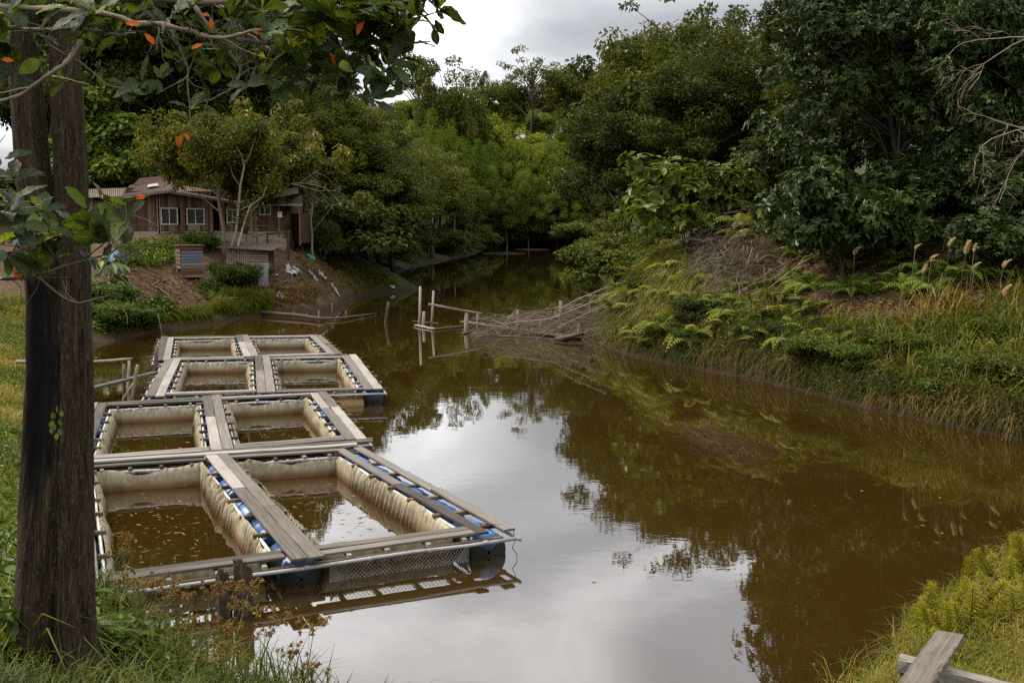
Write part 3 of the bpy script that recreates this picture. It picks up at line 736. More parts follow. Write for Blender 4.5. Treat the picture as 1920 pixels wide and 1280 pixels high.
# ------------------------------------------------------------------ fish rafts
def make_raft(corners,label,nfish,drum_mat,seed,wk=.40,fx=None):
    """corners: FL FR BR BL on the deck plane; u across, v away from the bank"""
    rs=np.random.default_rng(seed)
    Z=.39
    FL,FR,BR,BL=[np.array(P(px,py,Z)[:2]) for px,py in corners]
    def S(u,v,z=0.0):
        p=(FL*(1-u)+FR*u)*(1-v)+(BL*(1-u)+BR*u)*v
        return np.array((p[0],p[1],z))
    Wd=(np.linalg.norm(FR-FL)+np.linalg.norm(BR-BL))/2; Ld=(np.linalg.norm(BL-FL)+np.linalg.norm(BR-FR))/2
    du,dv=wk/Wd,wk/Ld
    o0=S(.5,.5); root=empty('fish_raft',o0); tag(root,label,'raft','floating fish rafts in a chain')
    def part(mb,name,mat,smooth=False): return at_origin(mb,o0).build(name,mat,root,smooth)
    def plank(a,b,w,z,over=0.0,split=False):
        a=S(*a,z);b=S(*b,z); d=(b-a)/np.linalg.norm(b-a); a=a-d*over; b=b+d*over
        segs=[(0,1)] if not split else [(0,split),(split,1)]
        for s0,s1 in segs:
            mb=MB(); p=a+(b-a)*s0+d*(.004 if s0 else 0); q=a+(b-a)*s1
            sag=rs.normal()*.008
            mb.beam(p+np.array((0,0,sag)),q+np.array((0,0,rs.normal()*.008)),w,.032,seg=max(4,int(np.linalg.norm(q-p)/.35)),jit=.0035)
            part(mb,'plank',PLANK)
    # long walkways along v: left, centre, right (two boards each)
    cols=[(0,du),(.5-du/2,.5+du/2),(1-du,1)]
    for i,(a,b) in enumerate(cols):
        w=wk/2-.012; g=.0 if i!=2 else .0
        m=(b-a)/4
        zc=Z+(.036 if i==1 else .0)
        for k,u in enumerate((a+m,b-m)):
            sp=.5+rs.uniform(-.15,.15) if rs.random()<.6 else False
            if i==2 and fx=='gap': u=u+(-.012 if k==0 else .014)*1.2; w=wk/2-.035
            plank((u,-.02 if i==1 else 0),(u,1.0),w,zc,over=.06 if i==1 else .04,split=sp)
    # cross walkways, front and back, each in two bays
    for v0,zz in ((dv*.25,Z-.0),(dv*.72,Z),(1-dv*.72,Z),(1-dv*.25,Z)):
        for (ua,ub) in ((du*1.02 ,.5-du/2-.003),(.5+du/2+.003,1-du*1.02)):
            plank((ua,v0),(ub,v0),wk*.40,zz+rs.normal()*.004,over=.0)
    # wooden crosspieces under the boards
    for i,(a,b) in enumerate(cols):
        for k in range(7):
            v=.06+k*.88/6+rs.uniform(-.02,.02)
            mb=MB(); mb.beam(S(a-.028,v,Z-.055),S(b+.028,v+rs.uniform(-.006,.006),Z-.055),.07,.055); part(mb,'crosspiece',TIMBER)
    for (va,vb) in ((-.012,dv+.012),(1-dv-.012,1.012)):
        for u in (.12,.21,.31,.41,.60,.69,.79,.88):
            mb=MB(); mb.beam(S(u,va,Z-.052),S(u+rs.uniform(-.006,.006),vb,Z-.052),.06,.05); part(mb,'crosspiece',PLANK)
    # long timbers and grey pipes of the frame
    for v in (-.004,1.004):
        mb=MB(); mb.beam(S(.02,v,Z-.11),S(.98,v,Z-.11),.05,.07,seg=6,jit=.003); part(mb,'side_timber',TIMBER)
    zp=Z-.10
    def pipe(a,b,mat=PIPE,r=.025):
        mb=MB(); a=S(*a,zp);b=S(*b,zp)
        pts=[a+(b-a)*t for t in np.linspace(0,1,9)]
        for p in pts[1:-1]: p[2]+=rs.normal()*.006
        rad=[r]*9; mb.tube(pts,rad,10)
        for t in np.linspace(.08,.92,7):     # joints and ties
            p=a+(b-a)*t; d=(b-a)/np.linalg.norm(b-a); mb.tube([p-d*.03,p+d*.03],[r*1.2]*2,10)
        part(mb,'pipe',mat,True)
    pipe((-.01,-.018),(1.01,-.018)); pipe((-.01,1.015),(1.01,1.015)); pipe((-.012,-.03),(-.012,1.03)); pipe((1.012,-.03),(1.012,1.03))
    bays=[(du+.012,.5-du/2-.012),(.5+du/2+.012,1-du-.012)]
    for (a,b) in bays:
        for u in (a,b): pipe((u,dv*.9),(u,1-dv*.9),PIPEW,.024)
        for v in (dv+.008,1-dv-.008): pipe((a,v),(b,v),PIPE,.028)
    # drums lying along the three long walkways
    nd=max(4,int(Ld/1.18))
    for i,(a,b) in enumerate(cols):
        for k in range(nd):
            v=(k+.5)/nd; L=.88/Ld/2; p=S((a+b)/2,v-L,.05);q=S((a+b)/2,v+L,.05); d=(q-p)
            ts=[0,.0,.04,.3,.32,.34,.66,.68,.70,.96,1,1]; R0=.275; rr=[.02,R0-.03,R0,R0,R0+.012,R0,R0,R0+.012,R0,R0,R0-.03,.02]
            mb=MB(); mb.tube([p+d*t+np.array((0,0,0)) for t in np.array(ts)+np.linspace(0,1e-4,len(ts))],rr,20,cap=False)
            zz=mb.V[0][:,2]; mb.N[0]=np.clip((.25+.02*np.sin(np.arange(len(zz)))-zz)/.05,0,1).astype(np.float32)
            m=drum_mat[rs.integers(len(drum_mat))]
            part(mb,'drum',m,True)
    # cloth liners
    for bi,(a,b) in enumerate(bays):
        v0,v1=dv+.02,1-dv-.012
        ring=[(a+.01,v0),(b-.01,v0),(b-.01,v1),(a+.01,v1)]
        n=[int(110*Wd/5),int(330*Ld/6)]
        per=[];inw=[]
        for e in range(4):
            (ua,va),(ub,vb)=ring[e],ring[(e+1)%4]; cnt=n[e%2]
            for k in range(cnt):
                t=k/cnt; per.append((ua+(ub-ua)*t,va+(vb-va)*t,e,t))
        rows=9; G=[];T=[]; s_acc=0
        cen=S((a+b)/2,(v0+v1)/2)
        P0=np.array([S(u,v) for u,v,_,_ in per]); 
        for ei in range(4): pass
        prev=None; pl=[];acc=0
        for p in P0:
            if prev is not None: acc+=np.linalg.norm(p-prev)
            prev=p; pl.append(acc)
        pl=np.array(pl)
        ed=np.array([e for _,_,e,_ in per]); tt=np.array([t for *_,t in per])
        c0,c1,c2,c3=[S(*q) for q in ring]
        nrm=[]
        for e,(A,B) in enumerate(((c0,c1),(c1,c2),(c2,c3),(c3,c0))):
            d=(B-A)/np.linalg.norm(B-A); nn=np.array((-d[1],d[0],0)); nrm.append(nn)
        nrm=np.array(nrm)[ed]
        # corners blend
        cw=np.clip(np.minimum(tt,1-tt)/.06,0,1)
        phase=seed*3.1+bi*1.7
        freq=np.where(ed%2==1,31.,17.)
        amp=np.where(ed%2==1,.10,.045)
        warp=fbm(pl*1.3,pl*0+phase,3,5)
        ph=pl*freq*1.3+warp*7; pleat=(1-2*np.abs(np.sin(ph*.5))**.7)*amp*np.clip(.42+1.7*vnoise(pl*1.1,pl*0+phase,8),.04,1.1)
        hem=fbm(pl*2.2,pl*0+phase*2,3,9)*2.2
        belly=np.sin(tt*math.pi)
        H0=Z-.045+hem*.055-np.where(ed%2==0,.05*np.sin(tt*math.pi)*(.5+vnoise(pl*.5,pl*0,2)+.5),.0)
        for r in range(rows):
            s=r/(rows-1)
            z=H0*(1-s)+(-.25)*s
            if r==0: inn=-.012+0*pl; z=z-.01
            else: inn=.015+.085*s*(.8+.5*belly)+.06*(fbm(pl*.8,pl*0+phase,2,12)+.2)*s+pleat*(.55+.6*s)*cw + .02*fbm(pl*3+s*2,pl*0+s*3,3,4)
            if r==1: inn=inn+.012*np.sign(np.sin(pl*47)); z=z+.018+.012*np.sin(pl*39+warp*20)
            p=P0+nrm*np.asarray(inn)[:,None]; p[:,2]=z
            G.append(p); T.append(np.column_stack([pl+seed*7,np.full(len(pl),bi*3.),z]))
        mb=MB(); mb.grid(np.array(G),np.array(T),closed=True); part(mb,'net_liner',LINER,True)
        if nfish:
            nf=nfish[bi]
            fish_jobs.append((S,(a+.04,b-.04,v0+.03,v1-.03),nf,label,bi,seed))
    return S,root,part
fish_jobs=[]
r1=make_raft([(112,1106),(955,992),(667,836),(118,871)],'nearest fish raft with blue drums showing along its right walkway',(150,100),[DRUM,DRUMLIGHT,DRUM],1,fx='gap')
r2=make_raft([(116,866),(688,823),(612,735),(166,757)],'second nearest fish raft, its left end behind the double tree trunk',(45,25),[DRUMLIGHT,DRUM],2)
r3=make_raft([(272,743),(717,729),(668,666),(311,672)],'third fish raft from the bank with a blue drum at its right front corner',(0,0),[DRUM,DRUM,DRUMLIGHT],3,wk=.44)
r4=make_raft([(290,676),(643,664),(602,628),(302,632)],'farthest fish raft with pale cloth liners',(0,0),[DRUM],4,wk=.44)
# the back walkway of the nearest raft runs on past its corner
S1,root1,part1=r1
for k,(va,vb,ua) in enumerate(((1.02,1.03,.46),(.985,.99,.02))):
    mb=MB(); mb.beam(S1(ua,va,.43+.004*k),S1(1.075 if k==0 else 1.0,vb,.43+.004*k),.17,.032,seg=14,jit=.004); part1(mb,'plank',PLANK)
# wire netting hung along the front of the nearest raft
S1,root1,part1=r1
mb=MB()
a=S1(.56,.012,0);b=S1(.90,.012,0); L=np.linalg.norm(b-a)
for sgn in (1,-1):
    t=-.4
    while t<L:
        z0,z1=-.12,.25; x0,x1=t,t+(z1-z0)
        p=[];
        for x,z in ((x0,z0 if sgn>0 else z1),(x1,z1 if sgn>0 else z0)):
            x=min(max(x,0),L); p.append(a+(b-a)*x/L+np.array((0,0,z)))
        if np.linalg.norm(p[1]-p[0])>.2: mb.tube(p,[.0032,.0032],3,cap=False)
        t+=.055
part1(mb,'wire_netting',WIRE)
mb=MB(); e=S1(1.01,.0,.36)
mb.tube([e+np.array(q) for q in ((-.5,.25,.04),(-.2,.12,.05),(.0,.0,.03),(.03,-.02,-.12),(-.01,-.03,-.22),(.05,-.04,-.3),(.05,-.04,-.42))],[.006]*7,5); part1(mb,'rope',ROPE)
# yellow float beside the third raft's blue corner drum
S3,root3,part3=r3
p=S3(.78,.02,-.02);q=S3(.92,.02,-.02);d=q-p
mb=MB(); mb.tube([p+d*t for t in (0,.001,.06,.5,.94,.999,1)],[.02,.2,.235,.24,.235,.2,.02],18,rn=0,cap=False); part3(mb,'yellow_float',DRUMYEL,True)

# ------------------------------------------------------------------ fish
def fish_mesh():
    mb=MB(); 
    t=np.array([0,.08,.25,.45,.65,.82,.9]); rad=np.array([.004,.012,.019,.018,.012,.006,.004])
    pts=[(x*.15-.07,.006*math.sin(x*5),0) for x in t]
    mb.tube(pts,rad,6)
    mb.add([(.062,0,0),(.09,.0,.018),(.082,0,0),(.09,.0,-.018)],[(0,1,2),(0,2,3)])
    mb.add([(-.02,0,.017),(.0,0,.028),(.03,0,.013)],[(0,1,2)])
    return mb.mesh('small_fish',FISH,True)
FM=fish_mesh()
side={0:'left',1:'right'}
which={1:'nearest',2:'second nearest'}
for S,(a,b,v0,v1),nf,lab,bi,seed in fish_jobs:
    r=np.random.default_rng(50+seed*2+bi)
    head=r.uniform(0,6.28)
    for k in range(nf):
        if r.random()<.7: u=a+(b-a)*np.clip(r.normal(.5,.24),.06,.94); v=v0+(v1-v0)*np.clip(r.normal(.38,.25),.04,.9)
        else: u=r.uniform(a,b); v=r.uniform(v0,v1)
        p=S(u,v,-.003+r.uniform(-.005,.002))
        o=link('fish',FM,None,p,r.normal(0,.75)+ (math.pi if r.random()<.4 else 0)); s=r.uniform(.45,.85); o.scale=(s*1.35,s*.6,s*.6)
        tag(o,f'small orange fish at the surface in the {side[bi]} pen of the {which[seed]} raft','fish',f'fish in the {side[bi]} pen of the {which[seed]} raft')
# ------------------------------------------------------------------ wooden house on the mound
def corrugated(mb,p00,p10,p01,nw=24,amp=.018,rows=3,rn=.5,seed=0):
    """sheet from p00 across to p10 (waves run along p00->p01)"""
    p00,p10,p01=[np.array(tuple(p),float) for p in (p00,p10,p01)]
    n=nw*6; nr=unit(np.cross(p10-p00,p01-p00)); L=np.linalg.norm(p10-p00); H=np.linalg.norm(p01-p00)
    G=[];T=[]
    for j in range(rows+1):
        t=j/rows; i=np.arange(n+1)/n
        p=p00[None]+(p10-p00)[None]*i[:,None]+(p01-p00)[None]*t+nr[None]*(np.cos(i*nw*2*math.pi)*amp)[:,None]
        G.append(p);T.append(np.column_stack([i*L+seed*9,np.full(n+1,t*H+seed*5),0*i]))
    mb.grid(np.array(G),np.array(T),rn=rn)
YH=57.0
def hx(px): return Q(px,440,YH).x
def hz(py): return Q(400,py,YH).z
hb=hz(446)
house=empty('wooden_house',(hx(380),YH,hb)); HO=house.location
tag(house,'long brown board house with rusty roof and white louvre windows on the mound','house')
def hp(mb,name,mat,parent=house,smooth=False): return at_origin(mb,HO).build(name,mat,parent,smooth)
zp=hz(433); ze=hz(362); xl,xr=hx(237),hx(527)
depth=6.0
mb=MB(); mb.box((xl-.1,YH-.02,hb-1.0),(xr+.05,YH+depth,zp)); mb.box((xl-.9,YH-.75,hb-1.0),(xr+.3,YH-.021,hb-.02)); hp(mb,'plinth',CONCRETE)
wins=[(305,391,334,420),(353,392,384,420),(428,394,447,417),(489,386,508,402)]
door=(401,374,413,445)
holes=[(hx(a),hx(c),hz(d),hz(b)) for a,b,c,d in wins]+[(hx(door[0]),hx(door[2]),hb,hz(door[1]))]
mb=MB(); x=xl
rs=np.random.default_rng(3)
while x<xr:
    w=rs.uniform(.10,.19); x1=min(x+w,xr); y=YH-rs.uniform(.0,.02); top=ze+.1
    segs=[(zp-.01,top)]
    for a,b,c,d in holes:
        if x1>a and x<b:
            ns=[]
            for lo,hi in segs:
                if c>lo: ns.append((lo,min(hi,c)))
                if d<hi: ns.append((max(lo,d),hi))
            segs=ns
    rn=np.clip(rs.normal(.45,.28),0,1)
    for lo,hi in segs:
        if hi-lo>.02: mb.box((x+.004,y,lo),(x1-.004,y+.024,hi),rn=rn)
    x=x1
hp(mb,'wall',BOARD)
# side and back walls
mb=MB(); mb.box((xl,YH+.06,zp),(xl+.05,YH+depth,ze+.3)); mb.box((xr-.05,YH+.06,zp),(xr,YH+depth,ze+.1)); mb.box((xl+.06,YH+depth-.05,zp),(xr-.06,YH+depth,ze+.2)); hp(mb,'side_wall',BOARD)
mb=MB(); mb.box((xl+.1,YH+1.3,zp),(xr-.1,YH+1.35,ze)); hp(mb,'shade_backing',BLACKIN)  # added black sheet: indoor shade behind windows and door put into its colour
# corner and bay posts
for px in (238,299,300.5,397,524):
    mb=MB(); x=hx(px); mb.box((x-.06,YH-.06,hb+.06),(x+.06,YH-.024,ze+.1),rn=.9); hp(mb,'post',GREYWOOD if px in(299,300.5) else BOARD)
for a,b,c,d in holes[:4]:
    f=MB(); t=.045
    f.box((a-t,YH-.065,c-t),(a+t*.4,YH-.028,d+t));f.box((b-t*.4,YH-.065,c-t),(b+t,YH-.028,d+t))
    f.box((a+t*.4,YH-.063,d-t*.4),(b-t*.4,YH-.028,d+t));f.box((a+t*.4,YH-.063,c-t),(b-t*.4,YH-.028,c+t*.4))
    m=(a+b)/2; f.box((m-.025,YH-.06,c+t*.4),(m+.025,YH-.028,d-t*.4))
    wf=hp(f,'window_frame',WHITEFRAME)
    g=MB(); k=7
    for i in range(k):
        z=c+(d-c)*(i+.5)/k
        for xa,xb in ((a+.03,m-.035),(m+.035,b-.03)):
            g.add([(xa,YH+.03,z-.05),(xb,YH+.03,z-.05),(xb,YH-.015,z+.045),(xa,YH-.015,z+.045)],[(0,1,2,3)])
    lv=at_origin(g,HO).build('louvres',GLASS,wf)
f=MB(); a,b,c,d=holes[4]
f.box((a-.05,YH-.06,c+.06),(a,YH-.026,d+.06));f.box((b,YH-.06,c+.06),(b+.05,YH-.026,d+.06)); hp(f,'door_frame',TIMBER)
mb=MB(); mb.box((hx(353.5),YH-.05,hz(437)),(hx(376),YH-.027,hz(421.5)),rn=.75); hp(mb,'hatch_board',TANWALL)
mb=MB(); n=4
mb.add([(hx(521.5),YH-.075,hz(408)),(hx(531),YH-.085,hz(407.5)),(hx(530),YH-.07,hz(397)),(hx(522),YH-.08,hz(397.5))],[(0,1,2,3)]); nt_=hp(mb,'notice_sheet',PAPER)
# roof: low pitch left part, raised ridge behind, right part tipping up to the right
def roof(name,pts,parent=house,rn=.6,seed=0,nw=30):
    mb=MB(); corrugated(mb,*pts,nw=nw,rn=rn,seed=seed,rows=4); return hp(mb,name,RUSTROOF,parent)
xa,xb=hx(226),hx(330)
def V3(px,py,Y): return Q(px,py,Y)
roof('roof',(V3(228,367,YH-.7),V3(322,356,YH-.7),V3(244,347,YH+3.0)),seed=1,rn=.55)
roof('roof',(V3(318,357,YH-.75),V3(444,379,YH-.75),V3(322,344,YH+3.2)),seed=2,rn=.6,nw=34)
rr=roof('roof',(V3(440,382,YH-.8),V3(559,357,YH-.8),V3(446,366,YH+3.0)),seed=3,rn=.7,nw=34)
roof('ridge_roof',(V3(250,347,YH+2.6),V3(306,342,YH+2.6),V3(262,334,YH+4.6)),seed=4,rn=.9,nw=18)
mb=MB(); mb.beam(V3(440,384.5,YH-.8),V3(559,360,YH-.8),.05,.13); mb.beam(V3(228,369.5,YH-.68),V3(322,358.7,YH-.68),.05,.12); mb.beam(V3(319,360,YH-.73),V3(444,381.5,YH-.73),.05,.12)
hp(mb,'eaves_board',GREYWOOD)
mb=MB(); mb.add([tuple(V3(276,353,YH+.6)),tuple(V3(298,350,YH+.6)),tuple(V3(296,345.6,YH+1.6)),tuple(V3(278,348,YH+1.6))],[(0,1,2,3)]); 
for v in mb.V: v[:,2]+=.06
hp(mb,'roof_patch',ZINC)
# lean-to at the right end
mb=MB(); xa,xb=hx(529),hx(563); z1=hz(400)
corrugated(mb,(xa+.5,YH+.9,hb-.3),(xb-.02,YH+.9,hb-.3),(xa+.5,YH+.9,z1),nw=14,rn=.75,seed=6)
hp(mb,'lean_to_wall',RUSTROOF)
mb=MB(); corrugated(mb,(xb,YH+.1,hb-.3),(xb,YH+3.4,hb-.3),(xb,YH+.1,z1),nw=14,rn=.85,seed=7); hp(mb,'lean_to_wall',RUSTROOF)
mb=MB(); mb.beam((xb-.02,YH+.0,hb-.4),(xb-.02,YH+.0,hz(388)),.07,.07,up=(0,1,0)); hp(mb,'post',GREYWOOD)
mb=MB(); mb.box((xa-.3,YH+2.6,hb),(xb-.05,YH+2.65,z1)); hp(mb,'shade_backing',BLACKIN)  # added black sheet for the shade inside the lean-to
mb=MB(); corrugated(mb,V3(520,385,YH-.3),V3(566,386,YH-.3),V3(526,381,YH+3.2),nw=16,rn=.4,seed=8); hp(mb,'lean_to_roof',ZINC)
mb=MB(); mb.beam(V3(505,384,YH-.5),V3(534,385.5,YH-.5),.2,.03); hp(mb,'shelf_board',GREYWOOD)
# left wing, set back and lower
mb=MB(); YL=61.
wx0,wx1=Q(120,440,YL).x,Q(236,440,YL).x
mb.box((wx0,YL,hb-.6),(wx1,YL+4,Q(200,376,YL).z)); hp(mb,'wing_wall',TANWALL)
mb=MB(); corrugated(mb,Q(110,372,YL-.8),Q(238,368,YL-.8),Q(116,356,YL+2.8),nw=34,rn=.3,seed=9); hp(mb,'wing_roof',RUSTROOF)
mb=MB(); mb.beam(Q(172,446,YL-.05),Q(172,372,YL-.05),.09,.06,up=(0,1,0)); hp(mb,'post',GREYWOOD)

# little landing with railings in front of the lean-to
rail=empty('railing',G1(500,452)); tag(rail,'rough wooden stick railing in front of the board house','railing'); RO=rail.location
def rp(a,b,name,r=.035,mat=TIMBER,Y=55.4):
    mb=MB(); p=Q(a[0],a[1],Y);q=Q(b[0],b[1],Y); mb.tube([p,(p+q)/2+Vector((0,0,.01)),q],[r,r*.95,r*.9],7); at_origin(mb,RO).build(name,mat,rail,True)
for px,y0,y1 in ((462,430,470),(482,440,462),(501.5,422,456),(541,432,495)): rp((px,y1+8),(px-.4,y0),'post',.045)
for a,b in (((462,424),(503,423)),((501,423),(522,434)),((480,441),(545,433)),((463,437),(484,447)),((503,440),(540,437))): rp(a,b,'rail',.03)
mb=MB(); c=Q(459.5,429,55.2); 
mb.tube([c+Vector((0,0,.26)),c+Vector((0,0,.2)),c+Vector((.03,0,0)),c+Vector((-.02,0,-.22)),c+Vector((0,0,-.27))],[.03,.13,.17,.11,.03],9)
tag(mb.build('hanging_bag',ROPE,smooth=True),'dark round bag hanging on the railing post by the slender tree','bag')

# ------------------------------------------------------------------ hutch and coop on the slope
def frame_box(o,A,wx,wy,H):
    pass
g=G1(357,524); hut=empty('slatted_hutch',g,R_(30)); tag(hut,'small closed slatted hutch with grey blue boards and flat lid','hutch')
Wx,Wy,Hh=1.0,.95,1.45
mb=MB()
for z in np.arange(.05,Hh-.05,.135):
    blue=z>.5
    mb.beam((-Wx/2,-Wy/2,z+.05),(Wx/2,-Wy/2,z+.05+rs.normal()*.01),.02,.115,rn=rs.uniform(.2,1))
mb_f=mb; mb_f.build('front_slats',wood_mat('blue_grey_board',[(.2,(.05,.05,.06)),(.5,(.12,.125,.15)),(.8,(.22,.22,.24))],dirt=.4),hut)
mb=MB()
for z in np.arange(.05,.46,.135): mb.beam((-Wx/2-.01,-Wy/2-.022,z+.05),(Wx/2,-Wy/2-.022,z+.05),.02,.12,rn=rs.uniform(.3,1))
mb.build('lower_boards',BOARD,hut)
mb=MB(); mb.beam((-Wx/2-.01,-Wy/2-.022,Hh-.09),(Wx/2,-Wy/2-.022,Hh-.09),.02,.15,rn=.5); mb.build('upper_board',BOARD,hut)
mb=MB()
for z in np.arange(.05,Hh-.02,.19):
    if .22<z<.4: continue
    mb.beam((-Wx/2-.02,-Wy/2+.02,z+.06),(-Wx/2-.02,Wy/2,z+.06+rs.normal()*.015),.02,.15,rn=rs.uniform(.4,1))
mb.build('side_slats',BOARD,hut)
mb=MB(); mb.box((-Wx/2+.03,-Wy/2+.03,0),(Wx/2-.03,Wy/2,Hh-.05)); mb.build('shade_box',BLACKIN,hut)  # added black box: shade between the slats put into its colour
mb=MB(); mb.box((-Wx/2-.1,-Wy/2-.1,Hh),(Wx/2+.08,Wy/2+.08,Hh+.05),rn=.1); mb.build('lid',TIMBER,hut)

g=G1(488,536); coop=empty('chicken_coop',g,R_(-4)); tag(coop,'raised slatted chicken coop under a crooked rusty sheet roof','coop')
# local: x along the front, y away
S_=1.0
lg=[(-1.55,-.1),(-.62,-.35),(.42,-.1),(-1.5,.9),(.42,.9)]
for x,y in lg:
    mb=MB(); mb.beam((x,y,-.5),(x,y,1.62),.06,.06,up=(0,1,0)); mb.build('leg',TIMBER,coop)
for qa,qb in (((-1.58,-.12,.92),(-.6,-.38,.92)),((-1.58,-.12,1.62),(-.6,-.38,1.62)),((-.62,-.38,.92),(.46,-.12,.92)),((-.62,-.38,1.6),(.46,-.12,1.6))):
    mb=MB(); mb.beam(qa,qb,.04,.07); mb.build('rail',GREYWOOD,coop)
mb=MB()
for t in np.linspace(.03,.97,11):
    p=np.array((-1.58,-.14,0))*(1-t)+np.array((-.6,-.40,0))*t; mb.beam(p+(0,0,.92),p+(rs.normal()*.01,0,1.62),.045,.018,up=(0,1,0),rn=.8)
mb.build('upright_slats',GREYWOOD,coop)
mb=MB()
for z in np.arange(.97,1.6,.085): mb.beam((-.6,-.40,z),(.48,-.14,z+rs.normal()*.012),.016,.05,rn=rs.uniform(.5,1))
mb.build('level_slats',PALEBARK,coop)
mb=MB(); mb.box((-1.5,.0,.9),(.4,.9,.94)); mb.build('cage_floor',TIMBER,coop)
mb=MB(); mb.box((-1.5,.86,.94),(.4,.9,1.6)); mb.build('back_boards',BOARD,coop)
mb=MB(); corrugated(mb,(-1.85,-.75,1.72),(.85,-.62,1.58),(-1.8,1.25,1.95),nw=22,rn=.55,amp=.02,seed=11); mb.build('roof',RUSTROOF,coop)
mb=MB(); corrugated(mb,(.06,-.42,-.15),(.5,-.3,-.15),(.06,-.42,.78),nw=5,rn=.2,seed=12); mb.build('sheet_panel',ZINC,coop)
mb=MB(); corrugated(mb,(-.3,-.38,.62),(-.28,-.40,.92),(.52,-.2,.66),nw=4,rn=.2,seed=13); mb.build('sheet_panel',ZINC,coop)
mb=MB(); corrugated(mb,(-.62,-.1,-.1),(-.60,-.1,.62),(.04,-.25,-.1),nw=8,rn=.3,seed=14); mb.build('sheet_panel',ZINC,coop)

# ------------------------------------------------------------------ shed at the left edge behind the double trunk
YS=50.
sz=Q(20,515,YS).z; sx0,sx1=Q(-120,440,YS).x,Q(40,440,YS).x
shed=empty('board_shed',((sx0+sx1)/2,YS,ground(sx1,YS))); tag(shed,'low shed with pale blue door glimpsed behind the leaves at the left edge','shed'); SO=shed.location
def sp_(mb,n,m): return at_origin(mb,SO).build(n,m,shed)
zt=Q(20,412,YS).z; z0=SO.z-.4
mb=MB(); mb.box((sx0,YS+.05,z0),(sx1,YS+3,zt)); sp_(mb,'wall',TANWALL)
mb=MB(); mb.box((Q(24,440,YS).x,YS-.02,z0+.4),(Q(36,440,YS).x,YS+.03,zt-.1)); sp_(mb,'door',BLUEPAINT)
mb=MB(); mb.box((Q(37,440,YS).x,YS-.06,z0),(Q(42,440,YS).x,YS+.02,zt)); sp_(mb,'post',REDPAINT)
mb=MB(); corrugated(mb,(sx0,YS-.8,zt+.02),(sx1+.3,YS-.8,zt-.02),(sx0,YS+3.2,zt+.8),nw=22,rn=.3,seed=15); sp_(mb,'roof',RUSTROOF)

# white pipe lying on the mound
p=[G1(x,y) for x,y in ((537,457),(565,460),(592,463),(620,466))]
mb=MB(); mb.tube([q+Vector((0,0,.07)) for q in p],[.045]*4,8); tag(mb.build('white_pipe',PIPEW,smooth=True),'long white plastic pipe lying on the mound right of the house','pipe')
p=[G1(x,y) for x,y in ((600,468),(612,472),(624,476))]
mb=MB(); mb.tube([q+Vector((0,0,.05)) for q in p],[.04]*3,7); tag(mb.build('fallen_pole',GREYWOOD,smooth=True),'short bare pole lying below the white pipe','pole')
# litter
def scrap(px,py,s,mat,label,n=5,name='litter'):
    g=G1(px,py); r=np.random.default_rng(int(px*7+py)); G=[]
    for i in range(n+1):
        G.append([(g.x+(i/n-.5)*s+r.normal()*s*.06,g.y+(j/n-.5)*s*.8+r.normal()*s*.06,ground(g.x+(i/n-.5)*s,g.y+(j/n-.5)*s*.8)+abs(r.normal())*s*.22+.03) for j in range(n+1)])
    mb=MB(); mb.grid(G); o=mb.build(name,mat); m=o.modifiers.new('thick','SOLIDIFY'); m.thickness=.01
    tag(o,label,'litter','litter on the bare mound'); return o
scrap(583,487,.42,TEAL,'teal plastic bag on the bare upper slope of the mound')
scrap(607,488,.35,WHITEBAG,'grey white bag right of the teal bag')
scrap(546,515,.55,WHITEBAG,'long white torn sack lying right of the coop')
scrap(556,512,.4,BLUEBAG,'pale blue scrap on the end of the white torn sack')
scrap(588,523,.45,BLUEBAG,'blue and white plastic scrap low on the mound')
scrap(604,522,.35,WHITEBAG,'small white scrap right of the blue one')
scrap(628,549,.45,WHITEBAG,'white crumpled bag beside the water at the mound foot')
scrap(284,459,.45,PAPER,'white paper scrap on the grass below the plinth')
scrap(212,494,.8,BLUEBAG,'bluish grey plastic sheet beside the big dark leaves',name='plastic_sheet')
scrap(527,560,.4,WHITEBAG,'pale scrap in the mud above the log rail')
scrap(735,541,.3,WHITEBAG,'white scrap at the tip of the mud point')
mb=MB(); r=np.random.default_rng(9)
pts=sample_px(240,[(480,500),(560,490),(640,510),(720,543),(640,556),(560,575),(500,560)])
for q in pts[:80]:
    s=r.uniform(.025,.07); a=r.uniform(0,6.28)
    d=np.array((math.cos(a),math.sin(a),r.normal()*.3))*s; e=np.array((-math.sin(a),math.cos(a),r.normal()*.3))*s*.7
    c=q+(0,0,.03); mb.add([c-d-e,c+d-e*.8,c+d*.9+e,c-d*.7+e],[(0,1,2,3)])
o=mb.build('litter_scraps',WHITEBAG); tag(o,'tiny pale scraps of rubbish scattered over the bare mound','litter',kind='stuff')
